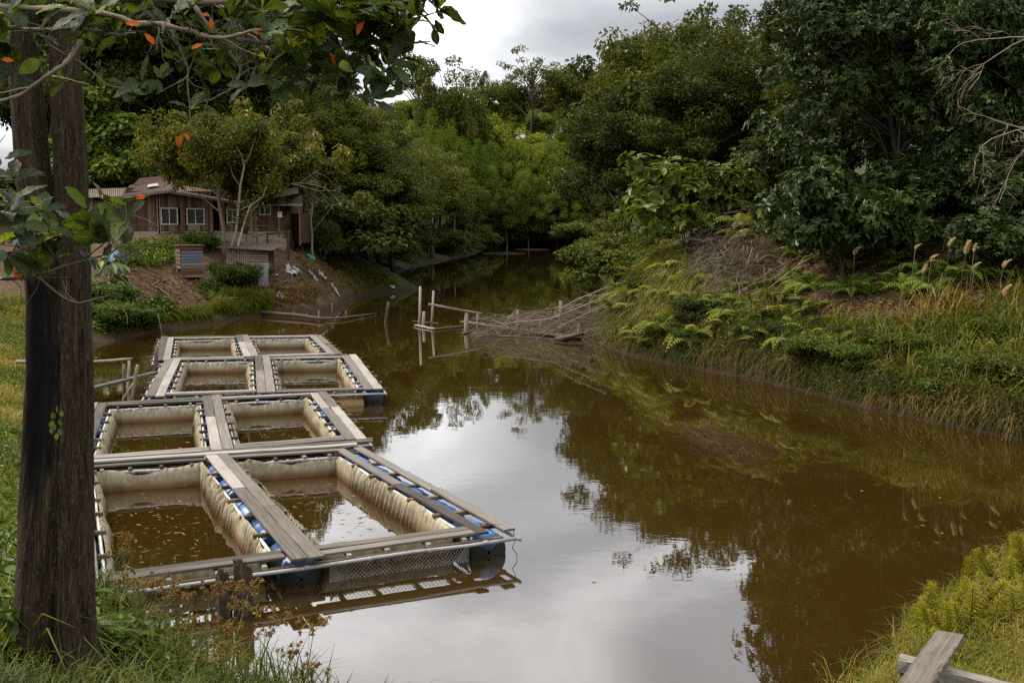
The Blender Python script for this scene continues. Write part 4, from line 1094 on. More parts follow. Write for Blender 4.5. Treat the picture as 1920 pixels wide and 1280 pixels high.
# ------------------------------------------------------------------ near vegetation
def blades(mb,base,h,w,lean,rn,curve=.5,dirs=None):
    n=len(base); h=np.broadcast_to(h,(n,));w=np.broadcast_to(w,(n,))
    a=rng.uniform(0,2*math.pi,n); dr=np.column_stack([np.cos(a),np.sin(a),0*a]) if dirs is None else unit(dirs+np.column_stack([np.cos(a),np.sin(a),0*a])*.6)
    sd=np.column_stack([-dr[:,1],dr[:,0],0*a]); 
    tw=rng.uniform(-.8,.8,n)[:,None]; sd=unit(sd+dr*tw)
    lean=np.broadcast_to(lean,(n,)); V=[]
    for s,ww in ((0,.8),(.35,1),(.7,.7),(1,.06)):
        ang=lean*(.25*s+curve*s*s*2)
        r=h*s*np.sin(ang*.7); z=h*s*np.cos(ang*.9)
        c=base+dr*r[:,None]+np.column_stack([0*z,0*z,z])
        o=sd*(w*ww*.5)[:,None]; V+= [c-o,c+o]
    v=np.stack(V,1).reshape(-1,3); i=np.arange(n)[:,None]*8
    f=np.concatenate([i+np.array([[0,1,3,2]])+2*k for k in range(3)],0)
    mb.add(v,f,None,np.repeat(np.clip(rn,0,1),8))
def patch_rn(p,lo,hi,sc=.8,j=.13,s=0):
    return np.clip(lo+(hi-lo)*(fbm(p[:,0]*sc,p[:,1]*sc,3,s)+.5)+rng.normal(size=len(p))*j,0,1)
BANK_STUFF=('bank_grass','grass','overhanging_grass','tall_reed_grass','ground_cover')
def stuff(mb,name,mat,label,cat):
    o=mb.build(name,mat)
    if name in BANK_STUFF: o.color=(.72,.74,.72,1) if name!='tall_reed_grass' else (.92,.9,.85,1)
    tag(o,label,cat,kind='stuff'); return o
def band(n,xr,yr,d0,d1):
    out=[]
    while sum(map(len,out))<n:
        x=rng.uniform(*xr,n*3);y=rng.uniform(*yr,n*3); d=sdist(x,y); m=(d>d0)&(d<d1)
        out.append(np.column_stack([x[m],y[m],hgt(x[m],y[m])]))
    return np.concatenate(out)[:n]
def small_leaves(mb,base,hmax,ll,rn,asp=.45):
    n=len(base); pos=base+np.column_stack([rng.normal(size=(n,2))*.06,rng.random(n)*hmax])
    nr=unit(np.column_stack([rng.normal(size=(n,2))*.45,np.ones(n)])); ax=unit(np.column_stack([rng.normal(size=(n,2)),rng.normal(size=n)*.25]))
    L=ll*rng.uniform(.6,1.4,n); leaf_quads(mb,pos,ax,nr,L,L*asp,rn)

# --- right bank
RB=[(1110,650),(1140,560),(1180,500),(1250,470),(1330,440),(1480,430),(1700,470),(1925,470),(2300,470),(2300,880),(1925,835),(1700,785),(1400,712),(1200,675)]
LOW=[(1120,655),(1125,600),(1300,600),(1500,620),(1700,640),(1925,660),(2300,680),(2300,880),(1925,835),(1700,785),(1400,712),(1200,675)]
OPEN=[(1470,455),(2300,470),(2300,575),(1660,610),(1480,600),(1440,540)]
def notin(p,poly):
    q=np.array([proj(v) for v in p]); return p[~in_poly(q[:,0],q[:,1],poly)]
mb=MB(); p=notin(sample_px(13500,RB),OPEN); hh_=np.clip(1+1.6*fbm(p[:,0]*.8,p[:,1]*.8,3,61),.3,2.2); blades(mb,p,rng.uniform(.18,.5,len(p))*hh_,.018,rng.uniform(.3,1.5,len(p)),patch_rn(p,.0,.8,j=.2))
p=sample_px(5000,[(1130,500),(1250,470),(1330,560),(1440,600),(1300,640),(1130,640)]); blades(mb,p,rng.uniform(.35,.8,len(p)),.02,rng.uniform(.6,1.5,len(p)),patch_rn(p,.3,.75,s=2))
p=band(5200,(3,17),(16,46),.0,1.5); blades(mb,p,rng.uniform(.25,.75,len(p))*np.clip(1+1.6*fbm(p[:,0]*.7,p[:,1]*.7,3,71),.3,2.0),.018,rng.uniform(.3,2.0,len(p)),patch_rn(p,.0,.9,j=.2,s=9))
p=sample_px(4200,[(1125,610),(1135,520),(1190,475),(1280,470),(1310,560),(1260,620)]); blades(mb,p,rng.uniform(.5,1.15,len(p)),.022,rng.uniform(.8,1.9,len(p)),patch_rn(p,.42,.72,s=2))
BANKT=(.68,.70,.66,1)
stuff(mb,'grass',GRASS,'mixed green grass covering the sloping right bank','grass')
mb=MB(); p=band(5200,(3,17),(16,48),.0,.6); p=p[rng.random(len(p))<np.clip(.62+1.3*fbm(p[:,0]*.55,p[:,1]*.55,3,41),.05,1)]; ph_=np.clip(1+1.3*fbm(p[:,0]*.4,p[:,1]*.4,3,43),.4,1.9); out=-np.column_stack([np.ones(len(p))*.8,np.ones(len(p))*.6,0*p[:,0]])
blades(mb,p+(0,0,.02),rng.uniform(.25,.65,len(p))*ph_,.014,rng.uniform(.7,2.1,len(p)),patch_rn(p,.05,.85),dirs=out)
p=band(3500,(3,17),(16,42),.3,1.4); blades(mb,p,rng.uniform(.35,.8,len(p)),.015,rng.uniform(.3,1.3,len(p)),patch_rn(p,.1,.9,s=5),dirs=np.tile(np.array([[-.8,-.6,0.]]),(len(p),1)))
stuff(mb,'overhanging_grass',DRYGRASS,'brownish grass hanging over the water edge of the right bank','grass')
mb=MB(); p=sample_px(2600,[(1600,620),(1720,590),(1925,560),(2250,560),(2250,820),(1925,800),(1800,775),(1640,720)])
blades(mb,p,rng.uniform(.55,1.25,len(p)),.024,rng.uniform(.3,1.1,len(p)),np.clip(patch_rn(p,.25,.8,s=8,j=.16),0,1))
p=sample_px(260,[(1560,600),(1620,600),(1600,720),(1500,690)]); blades(mb,p,rng.uniform(.6,1.0,len(p)),.022,rng.uniform(.3,1.2,len(p)),patch_rn(p,.3,.95,s=8))
stuff(mb,'tall_reed_grass',GRASS,'tall long bladed green reed grass on the right part of the bank','grass')
mb=MB(); p=sample_px(600,[(1690,760),(1740,700),(1830,720),(1925,760),(1925,835),(1800,805)])
blades(mb,p,rng.uniform(.5,.9,len(p)),.02,rng.uniform(.8,2.0,len(p)),rng.uniform(.45,.9,len(p)))
stuff(mb,'straw_grass',DRYGRASS,'bleached straw coloured grass at the right end of the bank','grass')
mb=MB(); p=sample_px(24000,RB); p=np.concatenate([notin(p,OPEN),p[:2500]]); p=p[fbm(p[:,0]*.7,p[:,1]*.7,3,31)>-.12]; small_leaves(mb,p,.32,.1,patch_rn(p,.0,.7,s=4))
p=sample_px(20000,LOW); small_leaves(mb,p,.55,.085,patch_rn(p,.0,.55,s=14))
stuff(mb,'ground_cover',HERB,'low leafy herbs covering the right bank','ground cover')
mb=MB(); p=sample_px(8000,[(1330,470),(1480,470),(1700,480),(1925,500),(2300,500),(2300,600),(1925,600),(1700,620),(1450,640),(1380,560)]); p=p+(0,0,.03); n=len(p)
leaf_quads(mb,p,rng.normal(size=(n,3))*(1,1,.25),np.column_stack([rng.normal(size=(n,2))*.3,np.ones(n)]),rng.uniform(.08,.2,n),rng.uniform(.04,.09,n),rng.random(n))
stuff(mb,'leaf_litter',DEADLEAF,'fallen brown and reddish dead leaves under the dark tree on the right bank','dead leaves')

def fern_mesh(seed,nf=9,L=.95,np_=15):
    r=np.random.default_rng(seed); mb=MB()
    P_,A_,N_,Ln,Wd,Rn=[],[],[],[],[],[]
    for k in range(nf):
        a=k*2.4+r.uniform(-.3,.3); d=np.array((math.cos(a),math.sin(a),0)); l=L*r.uniform(.7,1.15); up=r.uniform(.55,.95)
        s=np.linspace(0,1,np_+2); pts=np.array([d*l*t*(.55+.45*t)*.9+np.array((0,0,1))*l*(up*t-.62*t*t*t) for t in s])
        mb.tube(pts,np.linspace(.008,.003,len(s)),3,rn=.3,cap=False)
        tg=unit(np.gradient(pts,axis=0)); sd=np.array((-d[1],d[0],0)); f_rn=r.uniform(.2,.75)
        for i in range(2,np_+2):
            t=s[i]; pl=l*.26*math.sin(math.pi*min(1,(t*.92+.08))**.75)+.015
            for sg in (1,-1):
                P_.append(pts[i]);A_.append(sd*sg+tg[i]*.45-np.array((0,0,.25)));N_.append(np.cross(sd,tg[i])*-1+r.normal(size=3)*.15);Ln.append(pl);Wd.append(.055*l+.008);Rn.append(f_rn+r.normal()*.06)
    leaf_quads(mb,np.array(P_),np.array(A_),np.array(N_),np.array(Ln),np.array(Wd),np.array(Rn),fold=.1)
    return mb.mesh('fern',FERN)
FERNS=[fern_mesh(1),fern_mesh(2,11,1.1),fern_mesh(3,7,.85)]
def put_ferns(n,poly,tint,desc,where,group,s=(.6,1.1),dmin=.4):
    p=sample_px(n*6,poly); rng.shuffle(p); used=[]
    for q in p:
        if len(used)>=n: break
        if any((q[0]-u[0])**2+(q[1]-u[1])**2<dmin**2 for u in used): continue
        used.append(q); o=link('fern',FERNS[rng.integers(3)],None,(q[0],q[1],q[2]-.02),rng.uniform(0,6.28)); k=rng.uniform(*s); o.scale=(k,k,k*rng.uniform(.8,1.3)); o.rotation_euler=(rng.normal()*.22,rng.normal()*.22,rng.uniform(0,6.28))
        o.color=(*(np.array(tint)*rng.uniform(.85,1.15)),1); tag(o,None,'fern',group); auto_label(o,desc,where,proj(q)[0])
put_ferns(22,[(1250,450),(1300,400),(1400,375),(1480,420),(1440,450),(1340,450)],(1.1,1.08,1.15),'grey green arching fern','above the dead brush on the right bank','ferns on the right bank',(1.0,1.55))
put_ferns(34,[(1125,640),(1130,540),(1180,490),(1270,480),(1330,560),(1330,640),(1200,665)],(1.0,1.0,.8),'yellow green fern','at the left point of the right bank','ferns on the right bank',(.8,1.4))
put_ferns(30,[(1330,560),(1440,520),(1560,600),(1640,660),(1500,690),(1340,660)],(.95,1,.9),'mid green fern','in the middle of the right bank','ferns on the right bank',(.6,1.1))
put_ferns(12,[(1600,640),(1900,640),(1920,760),(1700,740)],(.8,.9,.8),'dark green fern','low at the right end of the bank','ferns on the right bank',(.6,.9))
put_ferns(46,[(1420,440),(1700,450),(1925,440),(1925,540),(1700,560),(1500,540)],(.8,1.0,.9),'dull green fern','in the shade under the big dark tree','ferns on the right bank',(.7,1.1))

# the big dark glossy tree and its neighbours
TREES['bigdark']=tree_mesh('bigdark',31,14,5.6,.2,210,300,.26,.11,puff=.19,flat=.8,spread=.62,leaf=LEAF_DARK,oval=True,rosette=7,nlimb=40,r0=.22,hollow=.5)
TREES['darkshrub']=tree_mesh('darkshrub',32,4.5,2.5,.0,70,200,.25,.105,puff=.28,flat=.8,spread=.5,leaf=LEAF_DARK,oval=True,rosette=7,nlimb=30,r0=.07,stems=3)
TREES['paleshrub']=tree_mesh('paleshrub',33,3.6,2.4,.0,44,80,.36,.2,puff=.25,flat=.8,spread=.4,leaf=LEAF_LIGHT,oval=True,rosette=6,nlimb=36,r0=.05,stems=4)
def by_px(key,name,px,ytop,x,y,W,col,label,cat,group=None,rz=None):
    z=ground(x,y); H=Q(px,ytop,y).z-z
    o=place_tree(key,name,x,y,H,W,col,label=label,cat=cat,group=group,rz=rz); taken.append((x,y,2.)); return o
def bx(px,Y): return (px-960)/FOC*Y*1.0
by_px('bigdark','dark_leaved_tree',1680,-130,bx(1690,34),34,1.0,(.8,.85,.85),'huge dark glossy leaved tree filling the upper right above the bank','tree',rz=.6)
by_px('bigdark','dark_leaved_tree',1900,-90,bx(1930,31),31,.8,(.75,.95,.65),'big dark tree at the right edge behind the bare twigs','tree',rz=2.6)
by_px('darkshrub','glossy_shrub',1480,170,bx(1500,40),40,.75,(1.1,1.15,1.2),'tall glossy shrub leaning out left of the huge dark tree','shrub')
by_px('darkshrub','glossy_shrub',1430,255,bx(1450,43),43,.9,(1.25,1.3,1.2),'lower glossy shrub over the ferns','shrub')
by_px('darkshrub','glossy_shrub',1570,290,bx(1585,32),32,1.0,(.9,1,.9),'dark rosette leaved shrub hanging low at the foot of the huge tree','shrub')
by_px('darkshrub','glossy_shrub',1800,330,bx(1800,32.5),32.5,.7,(.8,1,.7),'dark low shrub under the right edge tree','shrub')
for px,yt,Y,Wk,l in ((1660,280,33.5,1.1,'dark shrub in the gloom behind the plume grasses, left of three'),(1745,270,33,1.1,'dark shrub in the gloom behind the plume grasses, middle of three'),(1840,270,31.5,1.1,'dark shrub in the gloom behind the plume grasses, right of three'),(1930,280,30,1.0,'dark shrub at the right edge below the bare twigs'),(1790,200,45,1.3,'tall dark shrub high behind the right edge tree'),(1900,200,43,1.3,'tall dark shrub highest at the right edge'),(1890,385,28.5,1.2,'low dark shrub at the right edge above the plume grasses'),(1960,360,29,1.2,'low dark shrub cut by the right edge of the picture'),(1620,330,36,1.2,'dark shrub in shade behind the lone plume grass'),(1540,330,39,1.1,'dark shrub behind the dead brushwood'),(1480,375,37.5,.8,'low dark shrub at the top of the dead brushwood'),(1640,400,32.5,.9,'low dark shrub hanging over the dead leaves'),(1700,300,42,1.4,'wide dark shrub in the deep shade under the huge tree')):
    by_px('darkshrub','glossy_shrub',px,yt,bx(px,Y),Y,Wk,(.8,.9,.8),l,'shrub')
by_px('paleshrub','broad_leaf_shrub',1290,285,bx(1290,42),42,1.15,(1,1,1),'pale broad leaved shrub standing out against the dark right slope','shrub')
by_px('paleshrub','broad_leaf_shrub',1370,300,bx(1375,41),41,.9,(.85,.9,.8),'pale broad leaved shrub between the lighter one and the glossy shrubs','shrub')
by_px('fine2','slope_tree',1440,90,bx(1465,60),60,.72,TINTS['olive green'],'olive leafy tree behind the tall glossy shrub','tree')
by_px('bush1','shore_bush',1185,440,bx(1205,52),52,.65,TINTS['mid green'],'round bush at the water behind the left point of the right bank','bush')

p=notin(sample_px(400,[(1180,640),(1180,520),(1300,540),(1500,600),(1920,640),(1920,770),(1700,740),(1400,670)]),OPEN); rng.shuffle(p)
for q in p[:20]:
    kk=['bush1','bush2','bush3'][rng.integers(3)]; tn=['dark green','mid green','olive green','grey green'][rng.integers(4)]
    o=place_tree(kk,'bank_bush',q[0],q[1],rng.uniform(.35,.8),rng.uniform(1.1,1.7),tuple(v*rng.uniform(.7,1.1) for v in TINTS[tn]),cat='bush',group='small bushes on the right bank')
    for c_ in o.children: pass
    auto_label(o,f'{tn} small bush','on the right bank',proj(q)[0])
# bare twigs at the right edge
def twig_tree(name,root,starts,label,r0=.03,depth=3,mat=TWIG,spread=.5):
    o=empty(name,root)
    mb=MB(); r=np.random.default_rng(int(abs(root[0]*100)))
    def grow(p,d,l,rad,k):
        pts=[p]; 
        for i in range(4):
            d=unit(d+r.normal(size=3)*.16+np.array((0,0,-.05))); pts.append(pts[-1]+d*l/4)
        mb.tube(pts,np.linspace(rad,rad*.5,5),5 if rad>.012 else 3,cap=False)
        if k>0:
            for _ in range(3):
                j=r.integers(1,5); grow(pts[j],unit(d+r.normal(size=3)*spread),l*r.uniform(.45,.75),rad*.55,k-1)
    for p,d,l in starts: grow(np.array(p),unit(np.array(d,float)),l,r0,depth)
    at_origin(mb,root).build('branch',mat,o,True); tag(o,label,'branch'); return o
p=Q(1935,240,25.5); twig_tree('bare_branch',p,[(p,(-1,.1,-.2),1.3),(p,(-.8,.2,.1),1.1),(p+Vector((0,0,-.3)),(-.7,0,-.9),1.3)],'bare pale twigs reaching in from the right edge at mid height',r0=.016)
p=Q(1930,70,25.5); twig_tree('bare_branch',p,[(p,(-1,.1,.1),1.5),(p,(-1,.1,-.4),1.5)],'bare pale twigs at the top right corner',r0=.016)

# dead brush patch on the slope
g=G1(1390,500); o=empty('dead_brush',g); mb=MB()
for q in sample_px(420,[(1300,550),(1320,460),(1400,425),(1490,450),(1480,530),(1380,575)]):
    a=rng.uniform(-.6,1.3)+math.pi; l=rng.uniform(.5,1.3); d=np.array((math.cos(a),-.6*abs(math.sin(a))-.1,-.25)); d=unit(d+rng.normal(size=3)*.35)
    b=q+np.array((0,0,rng.uniform(.1,.75))); m=b+d*l*.5+np.array((0,0,rng.uniform(0,.18))); mb.tube([b,m,b+d*l],[.009,.007,.003],3,cap=False)
at_origin(mb,g).build('twigs',wood_mat('purple_brown_twig',[(.2,(.12,.085,.07)),(.5,(.26,.19,.155)),(.8,(.42,.33,.28))],dirt=.2),o)['kind']='stuff'
for a,b in (((1500,500),(1380,580)),((1470,530),(1350,590)),((1560,480),(1440,560))):
    mb=MB(); pa,pb=G1(*a)+Vector((0,0,.25)),G1(*b)+Vector((0,0,.3)); mb.tube([pa,(pa+pb)/2+Vector((0,0,.15)),pb],[.02,.018,.01],6); at_origin(mb,g).build('stick',GREYWOOD,o,True)
tag(o,'tangle of dead purplish brown brushwood on the right bank slope','brushwood')

# plume grasses
def plume(px,py,drop,label,lean=0.0):
    b=G1(px-lean,py+drop); t=Q(px,py,b.y); o=empty('plume_grass',b); mb=MB()
    k=Vector((0,0,(t.z-b.z))); m=b+(t-b)*.55+Vector((-.03,0,.02))
    mb.tube([b,m,t],[.009,.008,.005],5); at_origin(mb,b).build('stalk',TIMBER,o,True)
    mb=MB(); n=int(rng.integers(110,260)); s=rng.random(n); sc_=rng.uniform(.65,1.15); drp=rng.uniform(.2,1.0); d=Vector(t-m).normalized(); d=np.array(d)
    base=np.array(t)+d*(s[:,None]*.32*sc_-.10)+np.array((.12*drp,0,-.05*drp))*(s[:,None]**2)
    a=rng.uniform(0,6.28,n); side=np.column_stack([np.cos(a),np.sin(a),0*a])
    ax=unit(side*.55+d*.6+np.array((.9,0,-.55))*drp*s[:,None]); leaf_quads(mb,base,ax,side+rng.normal(size=(n,3))*.4,(.13*sc_*(1-s*.4)),.016,rng.random(n))
    at_origin(mb,b).build('plume',PLUME,o)
    mb=MB(); bb=np.repeat(np.array(b)[None],7,0)+rng.normal(size=(7,3))*(.05,.05,0); blades(mb,bb,rng.uniform(.5,1.0,7),.02,rng.uniform(.4,1.2,7),rng.uniform(.3,.8,7)); at_origin(mb,b).build('leaf_blades',GRASS,o)
    tag(o,label,'plume grass','plume grasses on the right bank')
PL=[(1603,472,85,'lone plume grass left of the others, under the huge dark tree'),(1717,462,110,'plume grass at the left of the group on the right bank'),(1732,508,75,'short plume grass low in front of the left one of the group'),(1747,484,110,'wide drooping plume grass beside the short low one'),(1781,455,120,'tallest plume grass in the middle of the group'),(1812,470,110,'plume grass right of the tallest one'),(1827,466,120,'plume grass touching its right neighbour near the tallest'),(1828,498,95,'lower plume grass below the touching pair'),(1882,496,100,'pale plume grass near the right edge, upper one'),(1883,548,80,'pale plume grass near the right edge, lower one'),(1205,410,70,'small plume at the left top of the right bank')]
for px,py,dr,l in PL: plume(px,py,dr,l,rng.uniform(2,16))
# tiny pink flowers
fm=MB()
for k in range(6):
    a=k*1.047; fm.add([(0,0,0),(math.cos(a-.4)*.02,math.sin(a-.4)*.02,.008),(math.cos(a)*.034,math.sin(a)*.034,.005),(math.cos(a+.4)*.02,math.sin(a+.4)*.02,.008)],[(0,1,2,3)],rn=random.random())
FL_=fm.mesh('flower',PETAL)
q=list(sample_px(26,[(1260,560),(1480,590),(1640,720),(1800,770),(1560,730),(1330,640)]))
for v in q:
    o=link('flower',FL_,None,(v[0],v[1],v[2]+rng.uniform(.25,.5)),rng.uniform(0,6)); o.rotation_euler=(rng.normal()*.5+.4,rng.normal()*.4,0); s=rng.uniform(.6,1.0); o.scale=(s,s,s)
    tag(o,'tiny pale pink flower in the herbs of the right bank','flower','pink flowers on the right bank')

# --- mound and left shore
mb=MB(); p=sample_px(5500,[(390,592),(420,562),(510,565),(515,590),(470,600)]); blades(mb,p,rng.uniform(.3,.75,len(p)),.02,rng.uniform(.2,.8,len(p)),rng.uniform(.3,.55,len(p)))
p=sample_px(2600,[(300,612),(330,590),(400,580),(400,606)]); blades(mb,p,rng.uniform(.2,.4,len(p)),.02,rng.uniform(.2,.8,len(p)),rng.uniform(.25,.55,len(p)))
p=sample_px(1500,[(690,515),(720,520),(745,540),(700,540)]); blades(mb,p,rng.uniform(.2,.5,len(p)),.025,rng.uniform(.2,.8,len(p)),rng.uniform(.25,.5,len(p)))
p=sample_px(2200,[(610,470),(700,505),(745,520),(745,543),(650,556),(640,530)]); p=p[fbm(p[:,0]*.8,p[:,1]*.8,3,88)>-.05]; blades(mb,p,rng.uniform(.12,.45,len(p)),.022,rng.uniform(.4,1.6,len(p)),patch_rn(p,.1,.9))
stuff(mb,'shore_grass',GRASS,'bright green grass growing at the waterline of the mound','grass')
mb=MB(); p=sample_px(1500,[(455,560),(480,545),(540,548),(600,545),(590,575),(520,575)]); blades(mb,p,rng.uniform(.15,.55,len(p)),.022,rng.uniform(.3,1.2,len(p)),patch_rn(p,.2,.9))
p=sample_px(1600,[(230,480),(560,470),(700,520),(640,560),(400,590),(260,560)]); p=p[fbm(p[:,0]*.6,p[:,1]*.6,3,77)>.02]; blades(mb,p,rng.uniform(.1,.3,len(p)),.02,rng.uniform(.3,1.2,len(p)),patch_rn(p,.1,.9))
p=sample_px(2600,[(555,470),(610,472),(740,540),(640,552),(560,560)]); blades(mb,p,rng.uniform(.15,.5,len(p)),.02,rng.uniform(1.0,2.3,len(p)),patch_rn(p,.45,1.0,s=3))
stuff(mb,'dry_mound_grass',DRYGRASS,'sparse brownish grass tufts on the bare mound','grass')
mb=MB()
for poly,n in (([(215,500),(220,465),(330,452),(340,490),(300,505)],3800),([(335,470),(350,445),(400,445),(420,470),(380,480)],1300),([(240,600),(300,565),(330,585),(300,612)],1800),([(370,545),(400,530),(440,560),(400,580)],900),([(560,450),(610,452),(625,465),(560,462)],700),([(170,560),(300,580),(300,620),(170,630)],2600)):
    p=sample_px(n,poly); small_leaves(mb,p,.35,.14,patch_rn(p,.2,.85,s=6),.6)
stuff(mb,'mound_creeper',HERB,'low green creeper patches on the mound below the house','ground cover')
mb=MB(); ML=[(-5,600),(60,600),(60,720),(175,720),(175,640),(120,625),(-5,590)]
ML=[(-5,560),(60,570),(170,640),(100,690),(48,760),(35,1060),(-5,1060)]
p=sample_px(16000,ML); hh_=np.clip(1+1.5*fbm(p[:,0]*.5,p[:,1]*.5,3,51),.3,2.2); blades(mb,p,rng.uniform(.12,.38,len(p))*hh_,.018,rng.uniform(.2,1.3,len(p)),patch_rn(p,.0,.95,sc=.5))
stuff(mb,'meadow_grass',GRASS,'yellowish green meadow grass on the left bank behind the double trunk','grass')
mb=MB(); p=sample_px(9000,ML); small_leaves(mb,p,.3,.09,patch_rn(p,.2,.95,sc=.5,s=6)); stuff(mb,'meadow_herbs',HERB,'low yellowish herbs among the left meadow grass','ground cover')

mb=MB(); p=sample_px(1500,[(225,490),(300,500),(560,500),(660,545),(560,580),(330,590),(240,570)]); n=len(p); p=p+(0,0,.03)
leaf_quads(mb,p,rng.normal(size=(n,3))*(1,1,.3),np.column_stack([rng.normal(size=(n,2))*.5,np.ones(n)]),rng.uniform(.08,.3,n),rng.uniform(.03,.12,n),rng.random(n)*.95)
stuff(mb,'mound_debris',DEADLEAF,'bark bits, dead leaves and chips strewn over the bare mound','debris')
TREES['housebush']=tree_mesh('housebush',41,7.2,3.5,2.2,110,260,.22,.11,puff=.22,flat=.75,spread=.4,leaf=LEAF_YELLOW,bark=PALEBARK,r0=.13)
TREES['roundleaf']=tree_mesh('roundleaf',42,8,2.6,.8,80,130,.36,.26,puff=.27,flat=.8,spread=.45,leaf=LEAF_LIGHT,oval=True,r0=.12)
TREES['loose']=tree_mesh('loose',43,9,3.2,2.0,44,110,.34,.18,puff=.22,flat=.9,spread=.35,leaf=LEAF_YELLOW,bark=PALEBARK,droop=.8,nlimb=40,r0=.11,oval=True)
by_px('housebush','bushy_tree',440,203,bx(422,54.3),54.3,.86,(.85,.95,.9),'wide bushy olive tree in front of the board house','tree')
by_px('housebush','bushy_tree',520,285,bx(478,55.3),55.3,.62,(.8,.95,.9),'smaller bushy tree before the right half of the house','tree')
by_px('roundleaf','round_leaved_tree',232,148,bx(228,68),68,1.1,(1.25,1.3,1.1),'light green round leaved tree behind the left end of the house','tree')
by_px('roundleaf','round_leaved_tree',180,190,bx(176,69),69,1.0,(1.1,1.2,1.),'round leaved tree beside the double trunk','tree')
by_px('loose','loose_branched_tree',590,215,bx(592,60),60,.95,(1.0,1.05,.9),'loose drooping yellowish tree right of the house roof','tree')
by_px('loose','loose_branched_tree',520,150,bx(520,64),64,.85,(.9,.95,.85),'tall loose tree with pale bare stems behind the house','tree')
for i,(px,yt,Y,c,l) in enumerate([(592,400,61,(.7,.85,.7),'dark green bush touching the lean-to of the house'),(630,415,66,(.7,.9,.7),'dark bush between the lean-to and the forest')]):
    by_px('bush1','house_bush',px,yt,bx(px,Y),Y,.7,c,l,'bush')
g=G1(437,540); place_tree('bush2','dark_bush',g.x,g.y,1.25,1.0,(.65,.75,.8),label='low dark bush beside the raised coop',cat='bush')
g=G1(380,470); place_tree('bush2','dark_bush',g.x,g.y,.8,1.1,(.9,1.15,.8),label='small green bush at the foot of the pale trunk',cat='bush')
for px,py,H,c,l in ((205,615,1.3,(1.2,1.5,1.),'leafy green bush on the shore beside the double trunk'),(262,612,1.0,(1.1,1.5,1.),'low leafy bush on the shore left of the rafts'),(185,585,1.6,(1.0,1.3,.9),'taller bush behind the shore bush by the double trunk'),(232,600,1.0,(1.2,1.5,.9),'small bush between the two shore bushes')):
    g=G1(px,py); place_tree('bush2','shore_bush',g.x,g.y,H*.8,1.25,tuple(.72*v for v in c),label=l,cat='bush',group='bushes on the left shore')
# big dark leaved plant on the path
def leaf_plant(px,py,H,n,ll,mat,label,col=(1,1,1),name='broad_leaved_plant'):
    g=G1(px,py); mb=MB(); m2=MB(); o=empty(name,g)
    a=rng.uniform(0,6.28,n); r=rng.uniform(.1,.6,n)*H*.7; z=rng.uniform(.25,1,n)*H
    tip=np.array(g)+np.column_stack([np.cos(a)*r,np.sin(a)*r,z])
    for t in tip: m2.tube([np.array(g),(np.array(g)+t)/2+(0,0,.15*H),t],[.012,.01,.006],4,cap=False)
    oval_leaves(mb,tip,np.column_stack([np.cos(a),np.sin(a),-.5+0*a]),np.column_stack([np.cos(a)*.4,np.sin(a)*.4,1+0*a]),ll*rng.uniform(.7,1.3,n),ll*.6,rng.random(n))
    at_origin(m2,g).build('stems',TIMBER,o); c=at_origin(mb,g).build('leaves',mat,o); c.color=(*col,1); tag(o,label,'plant')
leaf_plant(205,555,1.6,26,.5,LEAF_DARK,'big dark leaved plant by the path left of the rafts',(1.2,1.4,1.5))
leaf_plant(222,545,1.2,16,.45,LEAF_DARK,'smaller big leaved plant right of the taller one by the path',(1.1,1.3,1.3))
# slender pale tree
o=empty('slender_tree',G1(425,503)); so=o.location; mb=MB(); Y=so.y
def pl(pts,r0,r1,n=6): mb.tube([Q(x,y,Y-.2*(i%2)) for i,(x,y) in enumerate(pts)],np.linspace(r0,r1,len(pts)),n)
pl([(424,506),(432,470),(443,435),(447,390),(451,345),(458,312),(452,290),(440,268),(429,252)],.085,.025); pl([(430,503),(447,460),(457,420),(470,385),(492,370),(500,350)],.07,.02)
pl([(456,315),(468,292),(475,270),(479,255)],.035,.015); pl([(444,398),(462,388),(475,384)],.035,.015); pl([(450,350),(437,330),(428,300)],.025,.01)
at_origin(mb,so).build('trunk',PALEBARK,o,True)
mb=MB(); n=700; cpts=[(440,262),(478,258),(500,348),(475,380),(430,300),(455,300),(505,330),(462,410),(440,400)]
C=np.array([tuple(Q(x,y,Y)) for x,y in cpts])[rng.integers(0,len(cpts),n)]+rng.normal(size=(n,3))*.32
nr=unit(np.column_stack([rng.normal(size=(n,2))*.5,np.ones(n)])); leaf_quads(mb,C,rng.normal(size=(n,3))*(1,1,.5),nr,rng.uniform(.12,.22,n),.09,rng.uniform(.3,1,n))
at_origin(mb,so).build('crown',LEAF_YELLOW,o); tag(o,'slender pale forked tree leaning before the house beside the coop','tree')
# dead branch arching right of the house
p=Q(545,345,57.5); twig_tree('dead_branch',p,[(p,(1,0,.15),2.0),(p,(.9,0,-.1),1.6),(p,(-1,.1,-.35),1.6)],'bare drooping branches at the right end of the house roof',r0=.028,mat=PALEBARK)
p=Q(300,535,49.5); g=G1(285,540); twig_tree('driftwood',g+Vector((0,0,.1)),[(g+Vector((.6,0,.2)),(-.8,.1,.35),1.3),(g,(.9,-.1,-.15),1.4),(g,(.6,-.1,.4),.9)],'dead branches lying on the bare slope left of the hutch',r0=.05,depth=2,mat=TIMBER)
g=G1(402,560); twig_tree('driftwood',g+Vector((0,0,.1)),[(g+Vector((-.5,0,.1)),(.9,-.1,.1),1.0),(g,(.8,-.2,-.2),.8)],'broken sticks lying on the slope below the hutch',r0=.045,depth=1,mat=PALEBARK)
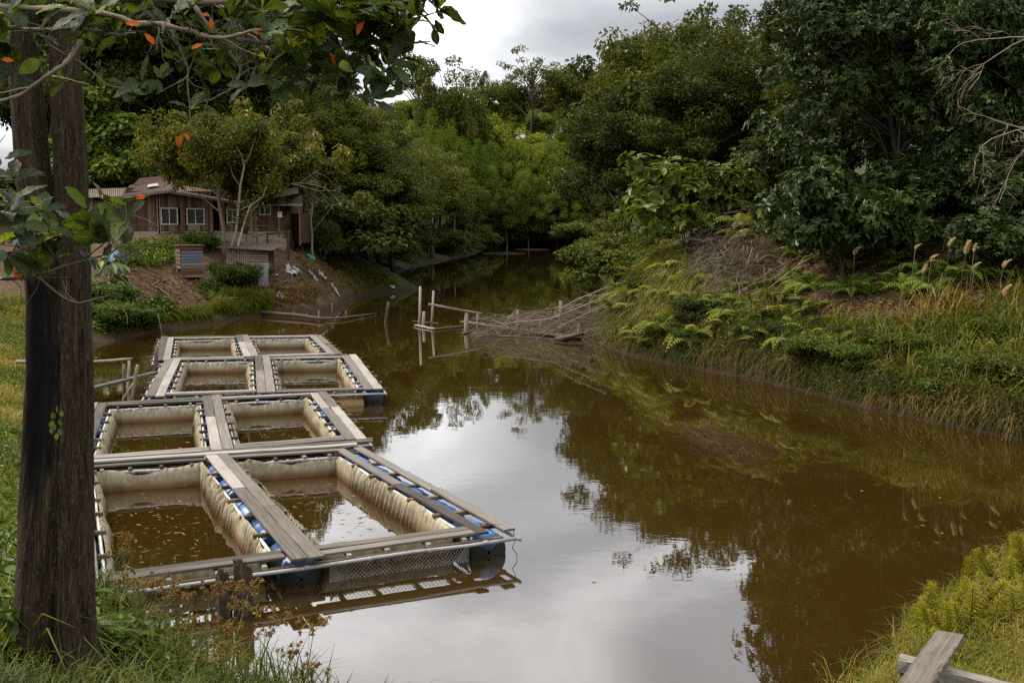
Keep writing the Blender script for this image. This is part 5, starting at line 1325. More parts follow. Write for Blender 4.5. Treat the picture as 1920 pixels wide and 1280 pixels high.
# ------------------------------------------------------------------ things standing in the water
def pole(name,a,b,label,r=.045,mat=TIMBER,cat='post',zb=-.4,parent=None,rt=None,group=None):
    """a = waterline pixel, b = top pixel at the same distance"""
    p=P(*a); t=Q(b[0],b[1],p.y); d=(t-p); q=p+d*(-.4/max(d.z,.2))
    mb=MB(); k=[q+(t-q)*s+Vector((rng.normal()*.006,0,0)) for s in np.linspace(0,1,6)]; mb.tube(k,np.linspace(r,rt or r*.85,6),9)
    o=mb.build(name,mat,None,True); tag(o,label,cat,group); return o
pole('lone_post',(723,606),(729,566),'lone leaning post in open water right of the mud point',.075)
# ruined footbridge
ob=P(872,618); br=empty('ruined_footbridge',ob); tag(br,'ruined footbridge of grey posts, one rail and sunken beams','footbridge')
def bpart(mb,n,m=GREYWOOD): return at_origin(mb,ob).build(n,m,br,True)
def bpost(a,b,r=.06):
    p=P(*a);t=Q(b[0],b[1],p.y); mb=MB(); q=p+(t-p)*(-.5/max((t-p).z,.2)); mb.tube([q,(q+t)/2+Vector((.012,0,0)),t],[r,r,r*.9],9); bpart(mb,'post')
for a,b,r in (((786,611),(788,537),.055),((793,612),(795,584),.07),((809,606),(813,545),.055),((873,620),(875,587),.085),((894,606),(896,586),.04),((970,612),(971,580),.06),((1014,625),(1015,597),.085),((1051,595),(1052,564),.085),((1085,622),(1087,606),.07)): bpost(a,b,r)
def bbeam(a,b,w,h,name='beam',mat=GREYWOOD,dz=0):
    mb=MB(); mb.beam(a,b,w,h,seg=8,jit=.008); bpart(mb,name,mat)
Y0=P(875,620).y
bbeam(Q(803,570,Y0),Q(904,588,Y0),.09,.07,'rail')
p=P(868,609); bbeam(Vector((p.x,p.y,.14)),P(1086,634,.05),.32,.07,mat=TIMBER); bbeam(P(885,625,.02),P(1075,640,.0),.16,.09,mat=TIMBER); bbeam(P(779,609,.06),P(815,617,.04),.12,.06); bbeam(P(774,602,.12),P(822,606,.1),.07,.05,mat=TIMBER); bbeam(P(812,617,.04),P(872,611,.04),.09,.06,mat=TIMBER); bbeam(P(866,625,.03),P(902,619,.05),.14,.06,mat=TIMBER)
bbeam(P(1045,636,.10),P(1088,625,.24),.4,.1,mat=TIMBER); bbeam(P(905,616,.1),P(1060,622,.12),.14,.05,mat=TIMBER)
# brushwood heap against it
g=P(1030,612); br2=empty('brushwood_heap',g); tag(br2,'big heap of pale dead branches lying in the water against the right bank','brushwood')
mb=MB(); rr=np.random.default_rng(21)
for k in range(560):
    t=rr.random(); px=900+t*235; yb=640-8*t; top=(598-30*t) if t<.45 else (585-35*(t-.45)/.55)
    py=rr.uniform(top,yb-4); Y=P(px,632,0).y+rr.uniform(-.2,2.2)
    c=np.array(Q(px,py,Y)); c[2]=max(c[2],.02)
    a=rr.normal(.25,.55)+(math.pi if rr.random()<.85 else 0); l=rr.uniform(.3,1.1)
    d=np.array((math.cos(a),rr.normal()*.4,math.sin(a)*.6)); d/=np.linalg.norm(d)
    b=c+d*l; m=(c+b)/2+np.array((0,0,rr.uniform(-.02,.2))); b[2]=max(b[2]-.1,-.1)
    mb.tube([c-d*l*.5,c*.6+m*.4,m,b],[.009,.008,.006,.003],3,cap=False)
tag(at_origin(mb,g).build('twigs',TWIG,br2),kind='stuff')
for pts,r in (([(1150,548),(1090,575),(1030,598),(985,602),(940,606)],.04),([(1165,560),(1110,583),(1050,612),(1005,637)],.04),([(1140,538),(1080,562),(1040,585)],.035),([(1170,625),(1120,645),(1085,660)],.03),([(1180,640),(1140,655),(1105,672)],.03),([(1160,600),(1125,625),(1070,640)],.028),([(925,600),(980,625),(1045,640)],.025)):
    mb=MB(); Y=P(1100,640).y; k=len(pts); q=[Q(x,y,Y+(-.6 if pts[-1][1]>650 else .3)+.1*i) for i,(x,y) in enumerate(pts)]
    for v in q: v.z=max(v.z,-.05)
    mb.tube(q,np.linspace(r*.62,r*.3,k),6); at_origin(mb,g).build('branch',GREYWOOD,br2,True)
# log rail on stakes at the mound's foot
g=P(560,592); lr=empty('log_boom',g); tag(lr,'brown log lying on short stakes in the shallows below the coop','log')
mb=MB(); mb.tube([P(466,585,.12),P(500,586,.16),P(560,591,.14),P(600,597,.12),P(612,598,.1)],[.05,.07,.08,.075,.05],8); at_origin(mb,g).build('log',TIMBER,lr,True)
mb=MB(); mb.tube([P(600,597,.08),P(640,596,.1),P(700,588,.06)],[.05,.05,.03],7); at_origin(mb,g).build('log',TIMBER,lr,True)
for a,b in (((552,592),(551,582)),((576,596),(576,585)),((598,598),(598,582)),((622,592),(623,568)),((543,580),(544,560)),((648,590),(649,582))):
    p=P(*a); t=Q(b[0],b[1],p.y); mb=MB(); mb.tube([p-Vector((0,0,.3)),t],[.05,.045],7); at_origin(mb,g).build('stake',TIMBER,lr,True)
# far floating logs
mb=MB(); mb.tube([P(905,475,.05),P(950,474,.08),P(985,475,.05)],[.05,.06,.04],7); tag(mb.build('floating_log',TIMBER,smooth=True),'brown log floating near the far shore','log')
mb=MB(); p=P(1000,467.5,.05); mb.tube([P(965,467.5,.03),p,P(1030,467.8,.03)],[.05,.07,.04],7); tag(mb.build('stranded_log',TIMBER,smooth=True),'brown log stranded on the far waterline under the trees','log')
# poles, gangplank and sticks left of the rafts
mb=MB(); a=P(150,733,.32); b=P(292,698,.36); mb.beam(a,b,.2,.06,seg=8,jit=.006); tag(mb.build('gangplank',PLANK),'narrow grey gangplank from the left bank to the third raft','plank')
pole('mooring_pole',(240,727),(242,675),'upright pole standing behind the gangplank, middle of three',.045,GREYWOOD)
pole('mooring_pole',(232,735),(233,683),'dark upright pole before the gangplank, left of three',.05,TIMBER)
pole('mooring_pole',(248,745),(258,684),'leaning pole right of the other two by the gangplank',.045,GREYWOOD)
pole('mooring_pole',(290,702),(294,651),'dark pole at the left corner of the farthest raft',.06,TIMBER)
pole('thin_stick',(231,748),(250,719),'thin broken stick leaning out of the water below the gangplank',.025,PALEBARK,cat='stick')
mb=MB(); Y=P(240,727).y; mb.tube([Q(30,678,Y+.2),Q(175,678,Y),Q(212,676,Y),Q(230,674,Y),Q(248,672,Y)],[.05,.04,.045,.04,.03],8); tag(mb.build('bare_rail',PALEBARK,smooth=True),'crooked bare pole laid level above the water on the upright pole','pole')
pole('thin_stick',(304,625),(296,590),'thin upright stick at the edge of the shore bushes',.02,PALEBARK,cat='stick')
# rotten stumps before the nearest raft
def stump(a,top,w,label,seed):
    p=P(*a); t=Q(top[0],top[1],p.y); rs=np.random.default_rng(seed); n=26;rows=16; G=[];T=[]
    for j in range(rows+2):
        s=min(j/(rows-1),1); ang=np.arange(n)*2*math.pi/n
        rad=w*(1.06-.12*s)*(1+.14*np.sin(ang*5+seed)+.09*np.sin(ang*11+seed*2+s)+.05*rs.normal(size=n))
        top_j=.16*np.abs(np.sin(ang*2+seed))*rs.uniform(.4,1,n)+.12*(np.cos(ang-1)*.5+.5)
        if j>=rows: rad=rad*(.62 if j==rows else .05); 
        c=p+(t-p)*s; z=-.5+(t.z+.5)*s
        zz=z-top_j*(s**6)*(1 if j<rows else 1.5)
        G.append(np.column_stack([c.x+np.cos(ang)*rad,c.y+np.sin(ang)*rad,zz+0*ang])); T.append(np.column_stack([z+0*ang,np.cos(ang)*.1+seed,np.sin(ang)*.1]))
    mb=MB(); mb.grid(np.array(G),np.array(T),rn=.35,closed=True); tag(mb.build('rotten_post',OLDPOST,smooth=False),label,'post')
stump((455,1150),(455,1040),.10,'split rotting wooden post in the water before the nearest raft',2)
stump((418,1152),(420,1060),.085,'shorter dark rotting post left of the split one',5)
mb=MB()
for k in range(9):
    px=rng.uniform(1080,1900);py=rng.uniform(880,1000)
for k,(px,py) in enumerate(((1119,1091),(1382,801),(1735,985),(1770,1000),(1620,920))):
    c=P(px,py,.004); a=rng.uniform(0,3); m2=MB(); leaf_quads(m2,np.array([tuple(c)]),np.array([[math.cos(a),math.sin(a),0]]),np.array([[0,0,1.]]),.09,.045,np.array([.85]),fold=.08)
    tag(m2.build('floating_leaf',DEADLEAF),['small dead leaf floating alone on the bright water','dead leaf floating below the right bank, farthest','dead leaf floating off the right bank, left of a pair','dead leaf floating off the right bank, right of a pair','dead leaf floating off the middle of the right bank'][k],'leaf')

# ------------------------------------------------------------------ plank landing in the bottom right corner
g=Vector((bx(1770,6.4),6.4,ground(bx(1770,6.4),6.4))); ld=empty('plank_landing',g); tag(ld,'broken landing of one thick plank over a squared beam and post','landing')
def lp(mb,n,m=GREYWOOD): return at_origin(mb,g).build(n,m,ld)
OLDPLANK=wood_mat('old_grey_plank',[(.3,(.025,.018,.012)),(.43,(.10,.08,.06)),(.56,(.19,.16,.128)),(.75,(.3,.265,.22))],grain=36,bmp=1.0,dirt=.5,dirtc=(.07,.05,.04))
a=Q(1782,1190,7.0); b=Q(1690,1320,5.8); mb=MB(); mb.beam(a,b,.175,.045,seg=22,jit=.004); lp(mb,'plank',OLDPLANK)
c=Q(1686,1228,6.75); d=Q(1905,1282,6.35); c.z=d.z=min(c.z,d.z); c=Q(1686,1222,6.8); d=Q(1900,1279,6.45)
mb=MB(); mb.beam(c-Vector((0,0,.07)),d-Vector((0,0,.07)),.10,.10,seg=10,jit=.005); lp(mb,'beam',OLDPLANK)
e=c+(d-c)*.11-Vector((0,-.0,.12)); mb=MB(); mb.beam((e.x,e.y,e.z),(e.x,e.y,g.z-.6),.11,.11,up=(0,1,0),seg=6,jit=.005); lp(mb,'post',OLDPOST)
e=c+(d-c)*.97-Vector((0,0,.12)); mb=MB(); mb.beam((e.x,e.y,e.z),(e.x,e.y,g.z-.6),.11,.11,up=(0,1,0),seg=6,jit=.005); lp(mb,'post',OLDPOST)

mb=MB(); q=[]
x=rng.uniform(2,14,6000);y=rng.uniform(14,46,6000); d=sdist(x,y); m=(d<-.05)&(rng.random(6000)<np.exp(d/.8)*.5); x,y=x[m],y[m]; n=len(x)
a=rng.uniform(0,6.28,n); leaf_quads(mb,np.column_stack([x,y,np.full(n,.006)]),np.column_stack([np.cos(a),np.sin(a),0*a]),np.tile(np.array([[0,0,1.]]),(n,1)),rng.uniform(.04,.12,n),rng.uniform(.012,.04,n),rng.random(n),fold=.03)
stuff(mb,'floating_debris',DEADLEAF,'dead leaves and bits floating along the right bank','debris')
# ------------------------------------------------------------------ foreground
# double trunk tree
TY=8.0; tb=Vector((Q(100,1180,TY).x,TY,ground(Q(100,1180,TY).x,TY))); tt=empty('double_trunk_tree',tb); tag(tt,'thick dark double trunked tree in the left foreground with a burnt hollow','tree')
def trunk(path,char,seed):
    ys=np.array([p[0] for p in path],float); cx=np.array([p[1] for p in path],float); rd=np.array([p[2] for p in path],float)
    yy=np.linspace(ys[0],ys[-1],240); n=72; ang=np.arange(n)*2*math.pi/n
    G=[];T=[];RN=[]
    for y in yy:
        c=np.interp(y,ys,cx); r=np.interp(y,ys,rd)/266.0
        p=Q(c,y,TY); 
        wob=np.cos(ang*3+seed+p.z*.3)*.035+np.cos(ang*5+seed*2-p.z*.5)*.02
        rid=fbm(ang*7+seed*5,p.z*2.6+0*ang,3,seed)*.07+np.abs(fbm(ang*20,p.z*7+0*ang,3,seed+4))*-.10
        ca=np.cos(ang);sa=np.sin(ang)          # sa<0 faces the camera
        rr=r*(1+wob)+r*rid
        ch=0*ang
        if char:
            # hollow between two heights on the camera-left face
            u=np.clip((y-char[0])/(char[1]-char[0]),0,1)
            env=np.clip(min((y-char[0])/60,(char[1]-y)/120),0,1)
            dang=np.abs((ang-char[2]+math.pi)%(2*math.pi)-math.pi)
            e2=np.clip(1.25-dang/(char[3]*(1-.35*u))+.25*fbm(ang*3,p.z*2+0*ang,2,9),0,1)*env
            rr=rr*(1-.42*e2**1.5); ch=np.clip(e2*1.8+.5*fbm(ang*5,p.z*3+0*ang,3,6),0,1)*np.clip(env*3,0,1)
        G.append(np.column_stack([p.x+ca*rr,p.y+sa*rr*1.05,p.z+0*ang])); T.append(np.column_stack([p.z+0*ang,ca*.3+seed*3,sa*.3])); RN.append(ch)
    return G,T,RN
Lp=[(-700,20,22),(-200,38,27),(0,42,27),(100,43,29),(200,53,31),(330,64,33),(480,84,37),(700,92,44),(900,86,48),(1050,78,45),(1150,70,45),(1220,66,50),(1330,58,68)]
Rp=[(-700,150,20),(-200,122,25),(0,115,24),(100,121,28),(200,127,31),(330,133,31),(480,138,32),(700,141,35),(900,140,38),(1050,140,38),(1150,140,41),(1220,143,47),(1330,148,66)]
for pth,ch,sd_ in ((Lp,(500,980,math.pi*1.44,1.15),1),(Rp,None,2)):
    G,T,RN=trunk(pth,ch,sd_); mb=MB(); mb.grid(np.array(G),np.array(T),rn=np.array(RN),closed=True)
    if sd_==1: 
        pass
    at_origin(mb,tb).build('trunk',TRUNK,tt,True)
# ivy sprig on the trunk
mb=MB(); n=9; pts=np.array([tuple(Q(x,y,TY-.33)) for x,y in ((108,760),(100,772),(112,785),(104,795),(110,803),(98,800),(106,812),(113,770),(101,788))])
oval_leaves(mb,pts,np.tile(np.array([[.1,-.3,-1.]]),(n,1))+rng.normal(size=(n,3))*.4,np.tile(np.array([[0,-1,.3]]),(n,1))+rng.normal(size=(n,3))*.3,.055,.04,rng.uniform(.4,.8,n)); at_origin(mb,tb).build('sprig',HERB,tt)
# high crown of the double trunked tree, above the picture
mb=MB(); C=np.array([tuple(Q(60,-700,TY))])+rng.normal(size=(70,3))*(1.8,1.8,.8)+np.array((0,0,1.2)); n=70*60
pos=np.repeat(C,60,0)+rng.normal(size=(n,3))*.35; leaf_quads(mb,pos,rng.normal(size=(n,3)),np.column_stack([rng.normal(size=(n,2))*.5,np.ones(n)]),.17,.08,rng.random(n)); at_origin(mb,tb).build('crown',LEAF_DARK,tt)

# broad-leaved tree whose boughs hang into the picture from the left
BY=5.0; bl_root=Vector((-4.4,4.6,ground(-4.4,4.6))); bt=empty('broad_leaved_tree',bl_root); tag(bt,'broad leaved tree whose lichened boughs and big leaves hang in from the upper left','tree')
mb=MB(); mb.tube([bl_root-Vector((0,0,.3)),bl_root+Vector((.1,.05,1.5)),bl_root+Vector((.05,.1,3.2)),bl_root+Vector((.3,.2,5.0)),bl_root+Vector((.4,.2,7))],[.3,.24,.2,.15,.08],16); at_origin(mb,bl_root).build('trunk',BARK,bt,True)
BR=[ # pixel paths, start radius, end radius, distances
 ([(-700,120),(-300,40),(60,-20),(279,0),(302,3),(380,10),(470,7),(557,12),(640,4),(720,-18)],.022,.010,5.2,5.4),
 ([(-300,-20),(0,10),(120,20),(215,28),(255,44),(302,47),(356,60),(383,70),(427,72),(463,60),(523,50),(571,57)],.016,.006,5.0,4.8),
 ([(380,10),(413,7),(433,34),(460,64),(490,84),(524,104),(578,124),(598,128),(640,114),(668,100),(690,82)],.012,.005,5.3,4.9),
 ([(356,0),(370,20),(396,60),(423,94),(447,114),(452,128),(447,148),(433,168),(412,182),(386,193)],.012,.003,5.2,5.0),
 ([(455,66),(453,95),(450,121)],.006,.004,5.1,5.0),([(490,84),(480,108),(463,121),(450,124)],.006,.003,5.1,5.0),
 ([(284,2),(292,28),(296,55),(297,80),(297,98)],.008,.004,5.1,5.0),
 ([(-40,205),(0,193),(34,180),(84,151),(110,136),(128,121),(140,104),(146,92),(151,77)],.006,.012,4.6,4.9),([(104,148),(125,148),(161,155)],.004,.002,4.8,4.7),
 ([(-60,40),(34,54),(80,56),(134,54),(180,58),(215,67),(235,66),(250,60)],.010,.004,4.9,5.0),
 ([(60,60),(100,92),(150,118),(200,160),(240,166)],.006,.003,4.9,4.8),
 ([(318,40),(322,54),(343,101),(351,130),(353,155),(356,205)],.007,.003,5.0,4.9),([(356,205),(358,238),(372,258),(388,272)],.003,.0015,4.9,4.8),
 ([(440,70),(500,84),(540,76),(584,70),(620,58),(655,44),(681,20),(700,-5)],.009,.006,5.0,5.1),
 ([(571,57),(590,62),(608,74),(630,85),(660,98)],.006,.003,4.9,4.9),([(598,128),(606,138),(622,148),(640,141),(646,128)],.005,.002,4.95,4.9),
 ([(690,82),(700,62),(720,48),(750,40),(790,32),(820,20)],.006,.003,4.9,5.0),([(668,100),(690,118),(706,150),(728,166),(744,163),(750,150)],.004,.002,4.9,4.9),
 ([(700,62),(735,70),(765,85)],.004,.002,4.9,4.9),([(640,4),(690,6),(740,8),(790,4)],.008,.004,5.2,5.2),
 ([(500,120),(540,142),(600,170),(650,180),(700,188)],.005,.002,5.2,5.3),([(430,72),(436,40),(440,10)],.006,.004,5.1,5.2),
 # lower spray
 ([(-200,560),(-60,535),(0,522),(32,524),(75,516),(107,502),(140,492),(200,477),(230,462)],.013,.003,4.7,4.9),
 ([(50,520),(75,520),(100,545),(125,562),(150,569),(187,560),(196,555)],.005,.002,4.8,4.7),([(-80,500),(0,485),(25,472),(50,466),(87,455),(125,440),(162,430),(205,428),(240,418)],.010,.003,4.8,5.0),
 ([(50,466),(60,440),(72,425),(78,400)],.005,.003,4.8,4.7),([(-60,400),(0,400),(20,385),(50,380)],.008,.003,4.6,4.7),([(125,440),(150,420),(165,395)],.004,.002,4.85,4.9),([(28,524),(30,540),(31,560)],.002,.001,4.75,4.75),([(-80,330),(-20,335),(25,332)],.007,.003,4.5,4.6),
 ([(75,516),(60,490),(40,478)],.004,.002,4.8,4.8),([(160,487),(190,462),(215,445),(232,452)],.004,.002,4.85,4.9)]
for pts,ra,rb,da,db in BR:
    k=len(pts); q=[]
    for i,(x,y) in enumerate(pts):
        q.append(np.array(Q(x,y,da+(db-da)*i/(k-1)))+rng.normal(size=3)*(.004,.03,.004))
    # resample smoothly
    q=np.array(q); tI=np.linspace(0,k-1,max(4,(k-1)*4+1)); qq=np.column_stack([np.interp(tI,np.arange(k),q[:,j]) for j in range(3)])
    for _ in range(2): qq[1:-1]=(qq[:-2]+2*qq[1:-1]+qq[2:])/4
    qq[1:-1]+=rng.normal(size=qq[1:-1].shape)*ra*.12
    rad=np.linspace(ra,rb,len(qq))*(1+.18*np.sin(np.arange(len(qq))*1.9))
    mb=MB(); mb.tube(qq,rad,8); at_origin(mb,bl_root).build('branch',BRANCH,bt,True)
    if ra>.0045 and len(qq)>6:
        mb=MB()
        for _ in range(6):
            j=rng.integers(2,len(qq)-1); d=unit(qq[j]-qq[j-1]+rng.normal(size=3)*(.09,.03,.09)); l=rng.uniform(.08,.28); p_=[qq[j]]
            for _k in range(5): d=unit(d+rng.normal(size=3)*(.3,.15,.3)); p_.append(p_[-1]+d*l/5)
            mb.tube(p_,np.linspace(min(rad[j]*.6,.004),.0012,6),5,cap=False)
        tw=at_origin(mb,bl_root).build('twigs',BRANCH,bt,True); tw['kind']='stuff'
def big_leaf(mb,pos,axis,nrm,L,Wd,rn,curl=.25,fold=.25):
    axis=unit(np.asarray(axis,float)); sd=unit(np.cross(axis,nrm)); nn=np.cross(sd,axis); rows=9; cols=[-1,-.5,0,.5,1]
    G=[];T=[]
    for i in range(rows):
        s=i/(rows-1); w=Wd*.5*(math.sin(math.pi*min(1,s**.85))**.72*(.62+.5*s)) if 0<s<1 else .004
        c=pos+axis*L*(s-.08*s*s)-nn*curl*L*s*s
        G.append([c+sd*w*k+nn*(abs(k)*w*fold)+nn*.004*math.sin(s*17+k*3) for k in cols]); T.append([(s*2+rn*7,k*1.0,0) for k in cols])
    mb.grid(np.array(G),np.array(T),rn=rn)
def rosette(mb,px,py,Y,n,L,light=.45,droop=.2,ax=None,spread=1.0):
    c=np.array(Q(px,py,Y)); A=unit(np.array(ax if ax is not None else (rng.normal()*.5,rng.normal()*.4-.1,.6),float))
    for k in range(n):
        t=rng.normal(size=3); t=unit(t-(t@A)*A)
        d=unit(t*spread+A*rng.uniform(.25,.8)-np.array((0,0,droop))); nr=unit(A+rng.normal(size=3)*.25-t*.4)
        l=L*rng.uniform(.7,1.2); r_=np.clip(rng.normal(light,.22),0,1)
        big_leaf(mb,c+d*.012,d,nr,l,l*rng.uniform(.42,.54),r_,curl=rng.uniform(.05,.35),fold=rng.uniform(.05,.3))
mb=MB()
for px,py,n,L,lt in [(180,24,8,.16,.5),(75,20,5,.15,.35),(20,60,5,.16,.5),(10,30,4,.15,.6),(10,80,4,.15,.3),(130,10,5,.14,.4),(245,-8,6,.14,.4),(330,-12,6,.13,.35),(400,-14,6,.14,.4),(470,-14,6,.14,.4),(560,-4,6,.17,.55),(590,30,7,.18,.75),(640,15,7,.16,.45),(625,35,5,.15,.5),
    (356,205,6,.10,.6),(340,115,4,.10,.3),(372,150,4,.10,.25),(300,150,4,.08,.45),(265,160,4,.10,.2),(215,66,4,.09,.3),(430,38,5,.10,.35),(500,62,5,.10,.35),(520,150,4,.11,.35),(470,160,3,.10,.2),(410,130,3,.09,.3),(190,130,3,.08,.4),(240,166,4,.08,.3),(160,70,3,.08,.3),(45,60,3,.13,.25),(310,60,4,.09,.3),(390,62,4,.09,.3),(462,40,5,.10,.3),(545,60,6,.11,.35),
    (668,100,8,.13,.85),(690,82,6,.13,.6),(655,44,6,.13,.4),(681,20,7,.13,.4),(720,12,8,.12,.35),(720,48,7,.12,.3),(750,40,7,.12,.3),(765,85,5,.12,.25),(790,32,7,.12,.35),(820,18,8,.12,.4),(790,6,6,.12,.3),(760,8,6,.12,.3),(700,120,6,.12,.3),(710,100,6,.11,.3),(640,90,6,.11,.35),(615,80,6,.11,.35),(660,75,7,.11,.3),(640,141,5,.11,.3),(600,150,5,.10,.25),(650,180,5,.10,.2),(700,188,5,.10,.25),(680,160,4,.10,.25),(560,172,4,.10,.25),(620,118,5,.11,.35),(580,100,5,.11,.3),(728,122,4,.11,.25),(745,110,4,.11,.25),(700,40,6,.12,.3),(735,25,6,.12,.3),(575,135,4,.11,.5),(770,55,4,.12,.25),(60,-10,5,.14,.35),(150,60,4,.11,.25),(275,20,4,.10,.3),(330,25,4,.10,.25),(420,95,4,.10,.2),(455,110,4,.09,.25),(500,110,5,.11,.25),(545,95,5,.11,.3),(560,125,4,.11,.25),(530,30,5,.12,.3),(490,20,5,.11,.25),(640,60,6,.12,.25),(670,40,6,.12,.3),(610,55,5,.12,.35),(690,140,5,.11,.2),(660,130,5,.11,.2),(630,165,4,.10,.2),(585,160,4,.10,.2),(720,85,5,.11,.25),(745,60,5,.11,.25),(780,20,5,.11,.25),(700,10,6,.12,.25),(740,-5,6,.12,.3),(660,-5,6,.13,.3),(600,-5,5,.13,.35),(390,195,3,.08,.3),(120,155,3,.09,.2),(30,140,4,.10,.2),(5,170,4,.12,.25)]:
    rosette(mb,px,py,rng.uniform(4.7,5.2),n+2,L*1.2,lt)
for px,py,dx in ((728,150,0),(749,140,.1),(766,80,.15),(688,180,-.1),(614,190,.05),(842,32,.8),(816,52,.5),(813,68,.2),(676,118,-.2),(748,158,0)):
    d=np.array((dx,-.1,-1.)); big_leaf(mb,np.array(Q(px,py-14,4.9)),d,unit(np.array((rng.normal()*.5,-1,.1))),.075,.045,rng.uniform(.05,.5))
for px,py,n,L,lt in [(60,440,6,.13,.5),(95,430,5,.12,.5),(130,440,6,.12,.4),(185,430,5,.13,.3),(215,400,6,.13,.35),(235,418,6,.13,.4),(205,455,6,.13,.3),(25,425,6,.15,.45),(10,470,6,.15,.35),(15,385,6,.15,.3),(25,332,6,.14,.2),(5,300,4,.14,.15),(50,380,6,.13,.45),(78,398,5,.12,.6),(165,393,6,.13,.4),(190,372,5,.13,.4),(232,462,4,.12,.2),(150,470,5,.11,.3),(105,485,5,.11,.3),(40,478,5,.12,.25),(75,505,4,.11,.3),(140,425,5,.12,.3),(112,420,4,.11,.55),(220,385,4,.13,.3),(8,520,3,.12,.3)]:
    rosette(mb,px,py,rng.uniform(4.6,4.95),n,L*1.1,lt)
at_origin(mb,bl_root).build('crown',BIGLEAF,bt,True)
mb=MB()
for px,py,dx,dz,l in ((236,44,1,.0,.065),(272,64,.8,-.7,.06),(360,92,1,.6,.05),(340,253,-.3,-1,.055),(346,250,.5,-.6,.04),(244,372,1,.2,.07),(4,112,1,0,.05),(16,492,1,.1,.08),(24,500,.5,-1,.08),(395,35,.1,-1,.045),(683,40,-.6,-.8,.07),(620,100,.5,-.8,.07),(640,90,.2,-1,.09),(380,28,1,0,.03),(475,60,.8,-.2,.03)):
    big_leaf(mb,np.array(Q(px,py,4.75)),np.array((dx,-.2,dz)),unit(np.array((rng.normal()*.3,-1,.5))),l,l*.5,rng.random())
at_origin(mb,bl_root).build('dying_leaves',ORANGELEAF,bt,True)

# near bank plants, bottom left
mb=MB(); NB=[(-400,1420),(-400,980),(-5,980),(40,1000),(55,1120),(180,1160),(240,1180),(330,1240),(420,1285),(900,1420)]
p=sample_px(11000,NB); blades(mb,p,rng.uniform(.12,.55,len(p)),.015,rng.uniform(.3,1.5,len(p)),patch_rn(p,.0,.45,sc=1.5,j=.15))
p=band(1500,(-4.6,-1.6),(7.2,12.5),-.15,.8); blades(mb,p,rng.uniform(.3,.9,len(p)),.015,rng.uniform(.2,1.4,len(p)),patch_rn(p,.0,.5,sc=1.5,s=5))
p=band(500,(-4.8,-2.9),(9.2,12.5),-.1,.6); blades(mb,p,rng.uniform(.3,.6,len(p)),.009,rng.uniform(.4,1.6,len(p)),rng.uniform(.5,1,len(p)))
stuff(mb,'bank_grass',GRASS,'green grass on the near bank below the double trunk','grass')
mb=MB(); p=sample_px(8000,[(-5,1285),(-5,1000),(40,1010),(60,1130),(180,1170),(240,1200),(330,1285)]); n=len(p); p=p+np.column_stack([rng.normal(size=(n,2))*.03,rng.random(n)**1.3*.42])
oval_leaves(mb,p,np.column_stack([rng.normal(size=(n,2)),rng.normal(size=n)*.3-.25]),np.column_stack([rng.normal(size=(n,2))*.45,np.ones(n)]),rng.uniform(.06,.16,n),rng.uniform(.035,.075,n),patch_rn(p,.0,.85,sc=2,j=.2))
p=band(1800,(-4.8,-1.8),(7.0,12.0),-.1,.9); n=len(p); p=p+np.column_stack([rng.normal(size=(n,2))*.03,rng.random(n)*.4]); oval_leaves(mb,p,np.column_stack([rng.normal(size=(n,2)),rng.normal(size=n)*.3-.2]),np.column_stack([rng.normal(size=(n,2))*.45,np.ones(n)]),rng.uniform(.04,.08,n),.03,rng.uniform(.2,.9,n))
stuff(mb,'bank_herbs',HERB,'dense dark leafy herbs at the foot of the double trunk','ground cover')
def sedge(px,py,Y,k,label):
    t=Q(px,py,Y); bxx=t.x-rng.uniform(.02,.25); byy=Y-rng.uniform(-.1,.35); b=Vector((bxx,byy,max(ground(bxx,byy),-.05))); o=empty('sedge',b)
    mb=MB(); m=b+(t-b)*.6+Vector((-.04,0,.03)); mb.tube([b,m,t],[.006,.005,.003],5); at_origin(mb,b).build('stem',HERB,o,True)
    mb=MB()
    k*=1.45
    for i in range(14):
        a=rng.uniform(0,6.28); up=rng.uniform(.1,1); d=unit(np.array((math.cos(a)*(1.1-up*.6),math.sin(a)*(1.1-up*.6),up))); l=rng.uniform(.05,.11)*k
        e=np.array(t)+d*l; mb.tube([np.array(t),e],[.0016,.001],3,rn=.4,cap=False)
        n=22; dd=unit(d+rng.normal(size=(n,3))*.9); leaf_quads(mb,np.tile(e,(n,1)),dd,rng.normal(size=(n,3)),rng.uniform(.012,.028,n)*k,.007*k,rng.random(n))
    at_origin(mb,b).build('umbel',SEED,o)
    mb=MB(); bb=np.repeat(np.array(b)[None],9,0)+rng.normal(size=(9,3))*(.04,.04,0); blades(mb,bb,rng.uniform(.35,.75,9),.011,rng.uniform(.3,1.2,9),rng.uniform(.2,.6,9)); bb=np.repeat(np.array(t)[None],3,0); m3=MB(); blades(m3,bb,rng.uniform(.12,.26,3),.008,rng.uniform(1.2,2,3),rng.uniform(.3,.6,3)); at_origin(mb,b).build('blades',GRASS,o); at_origin(m3,b).build('bracts',GRASS,o)
    tag(o,label,'sedge','brown headed sedges on the near bank')
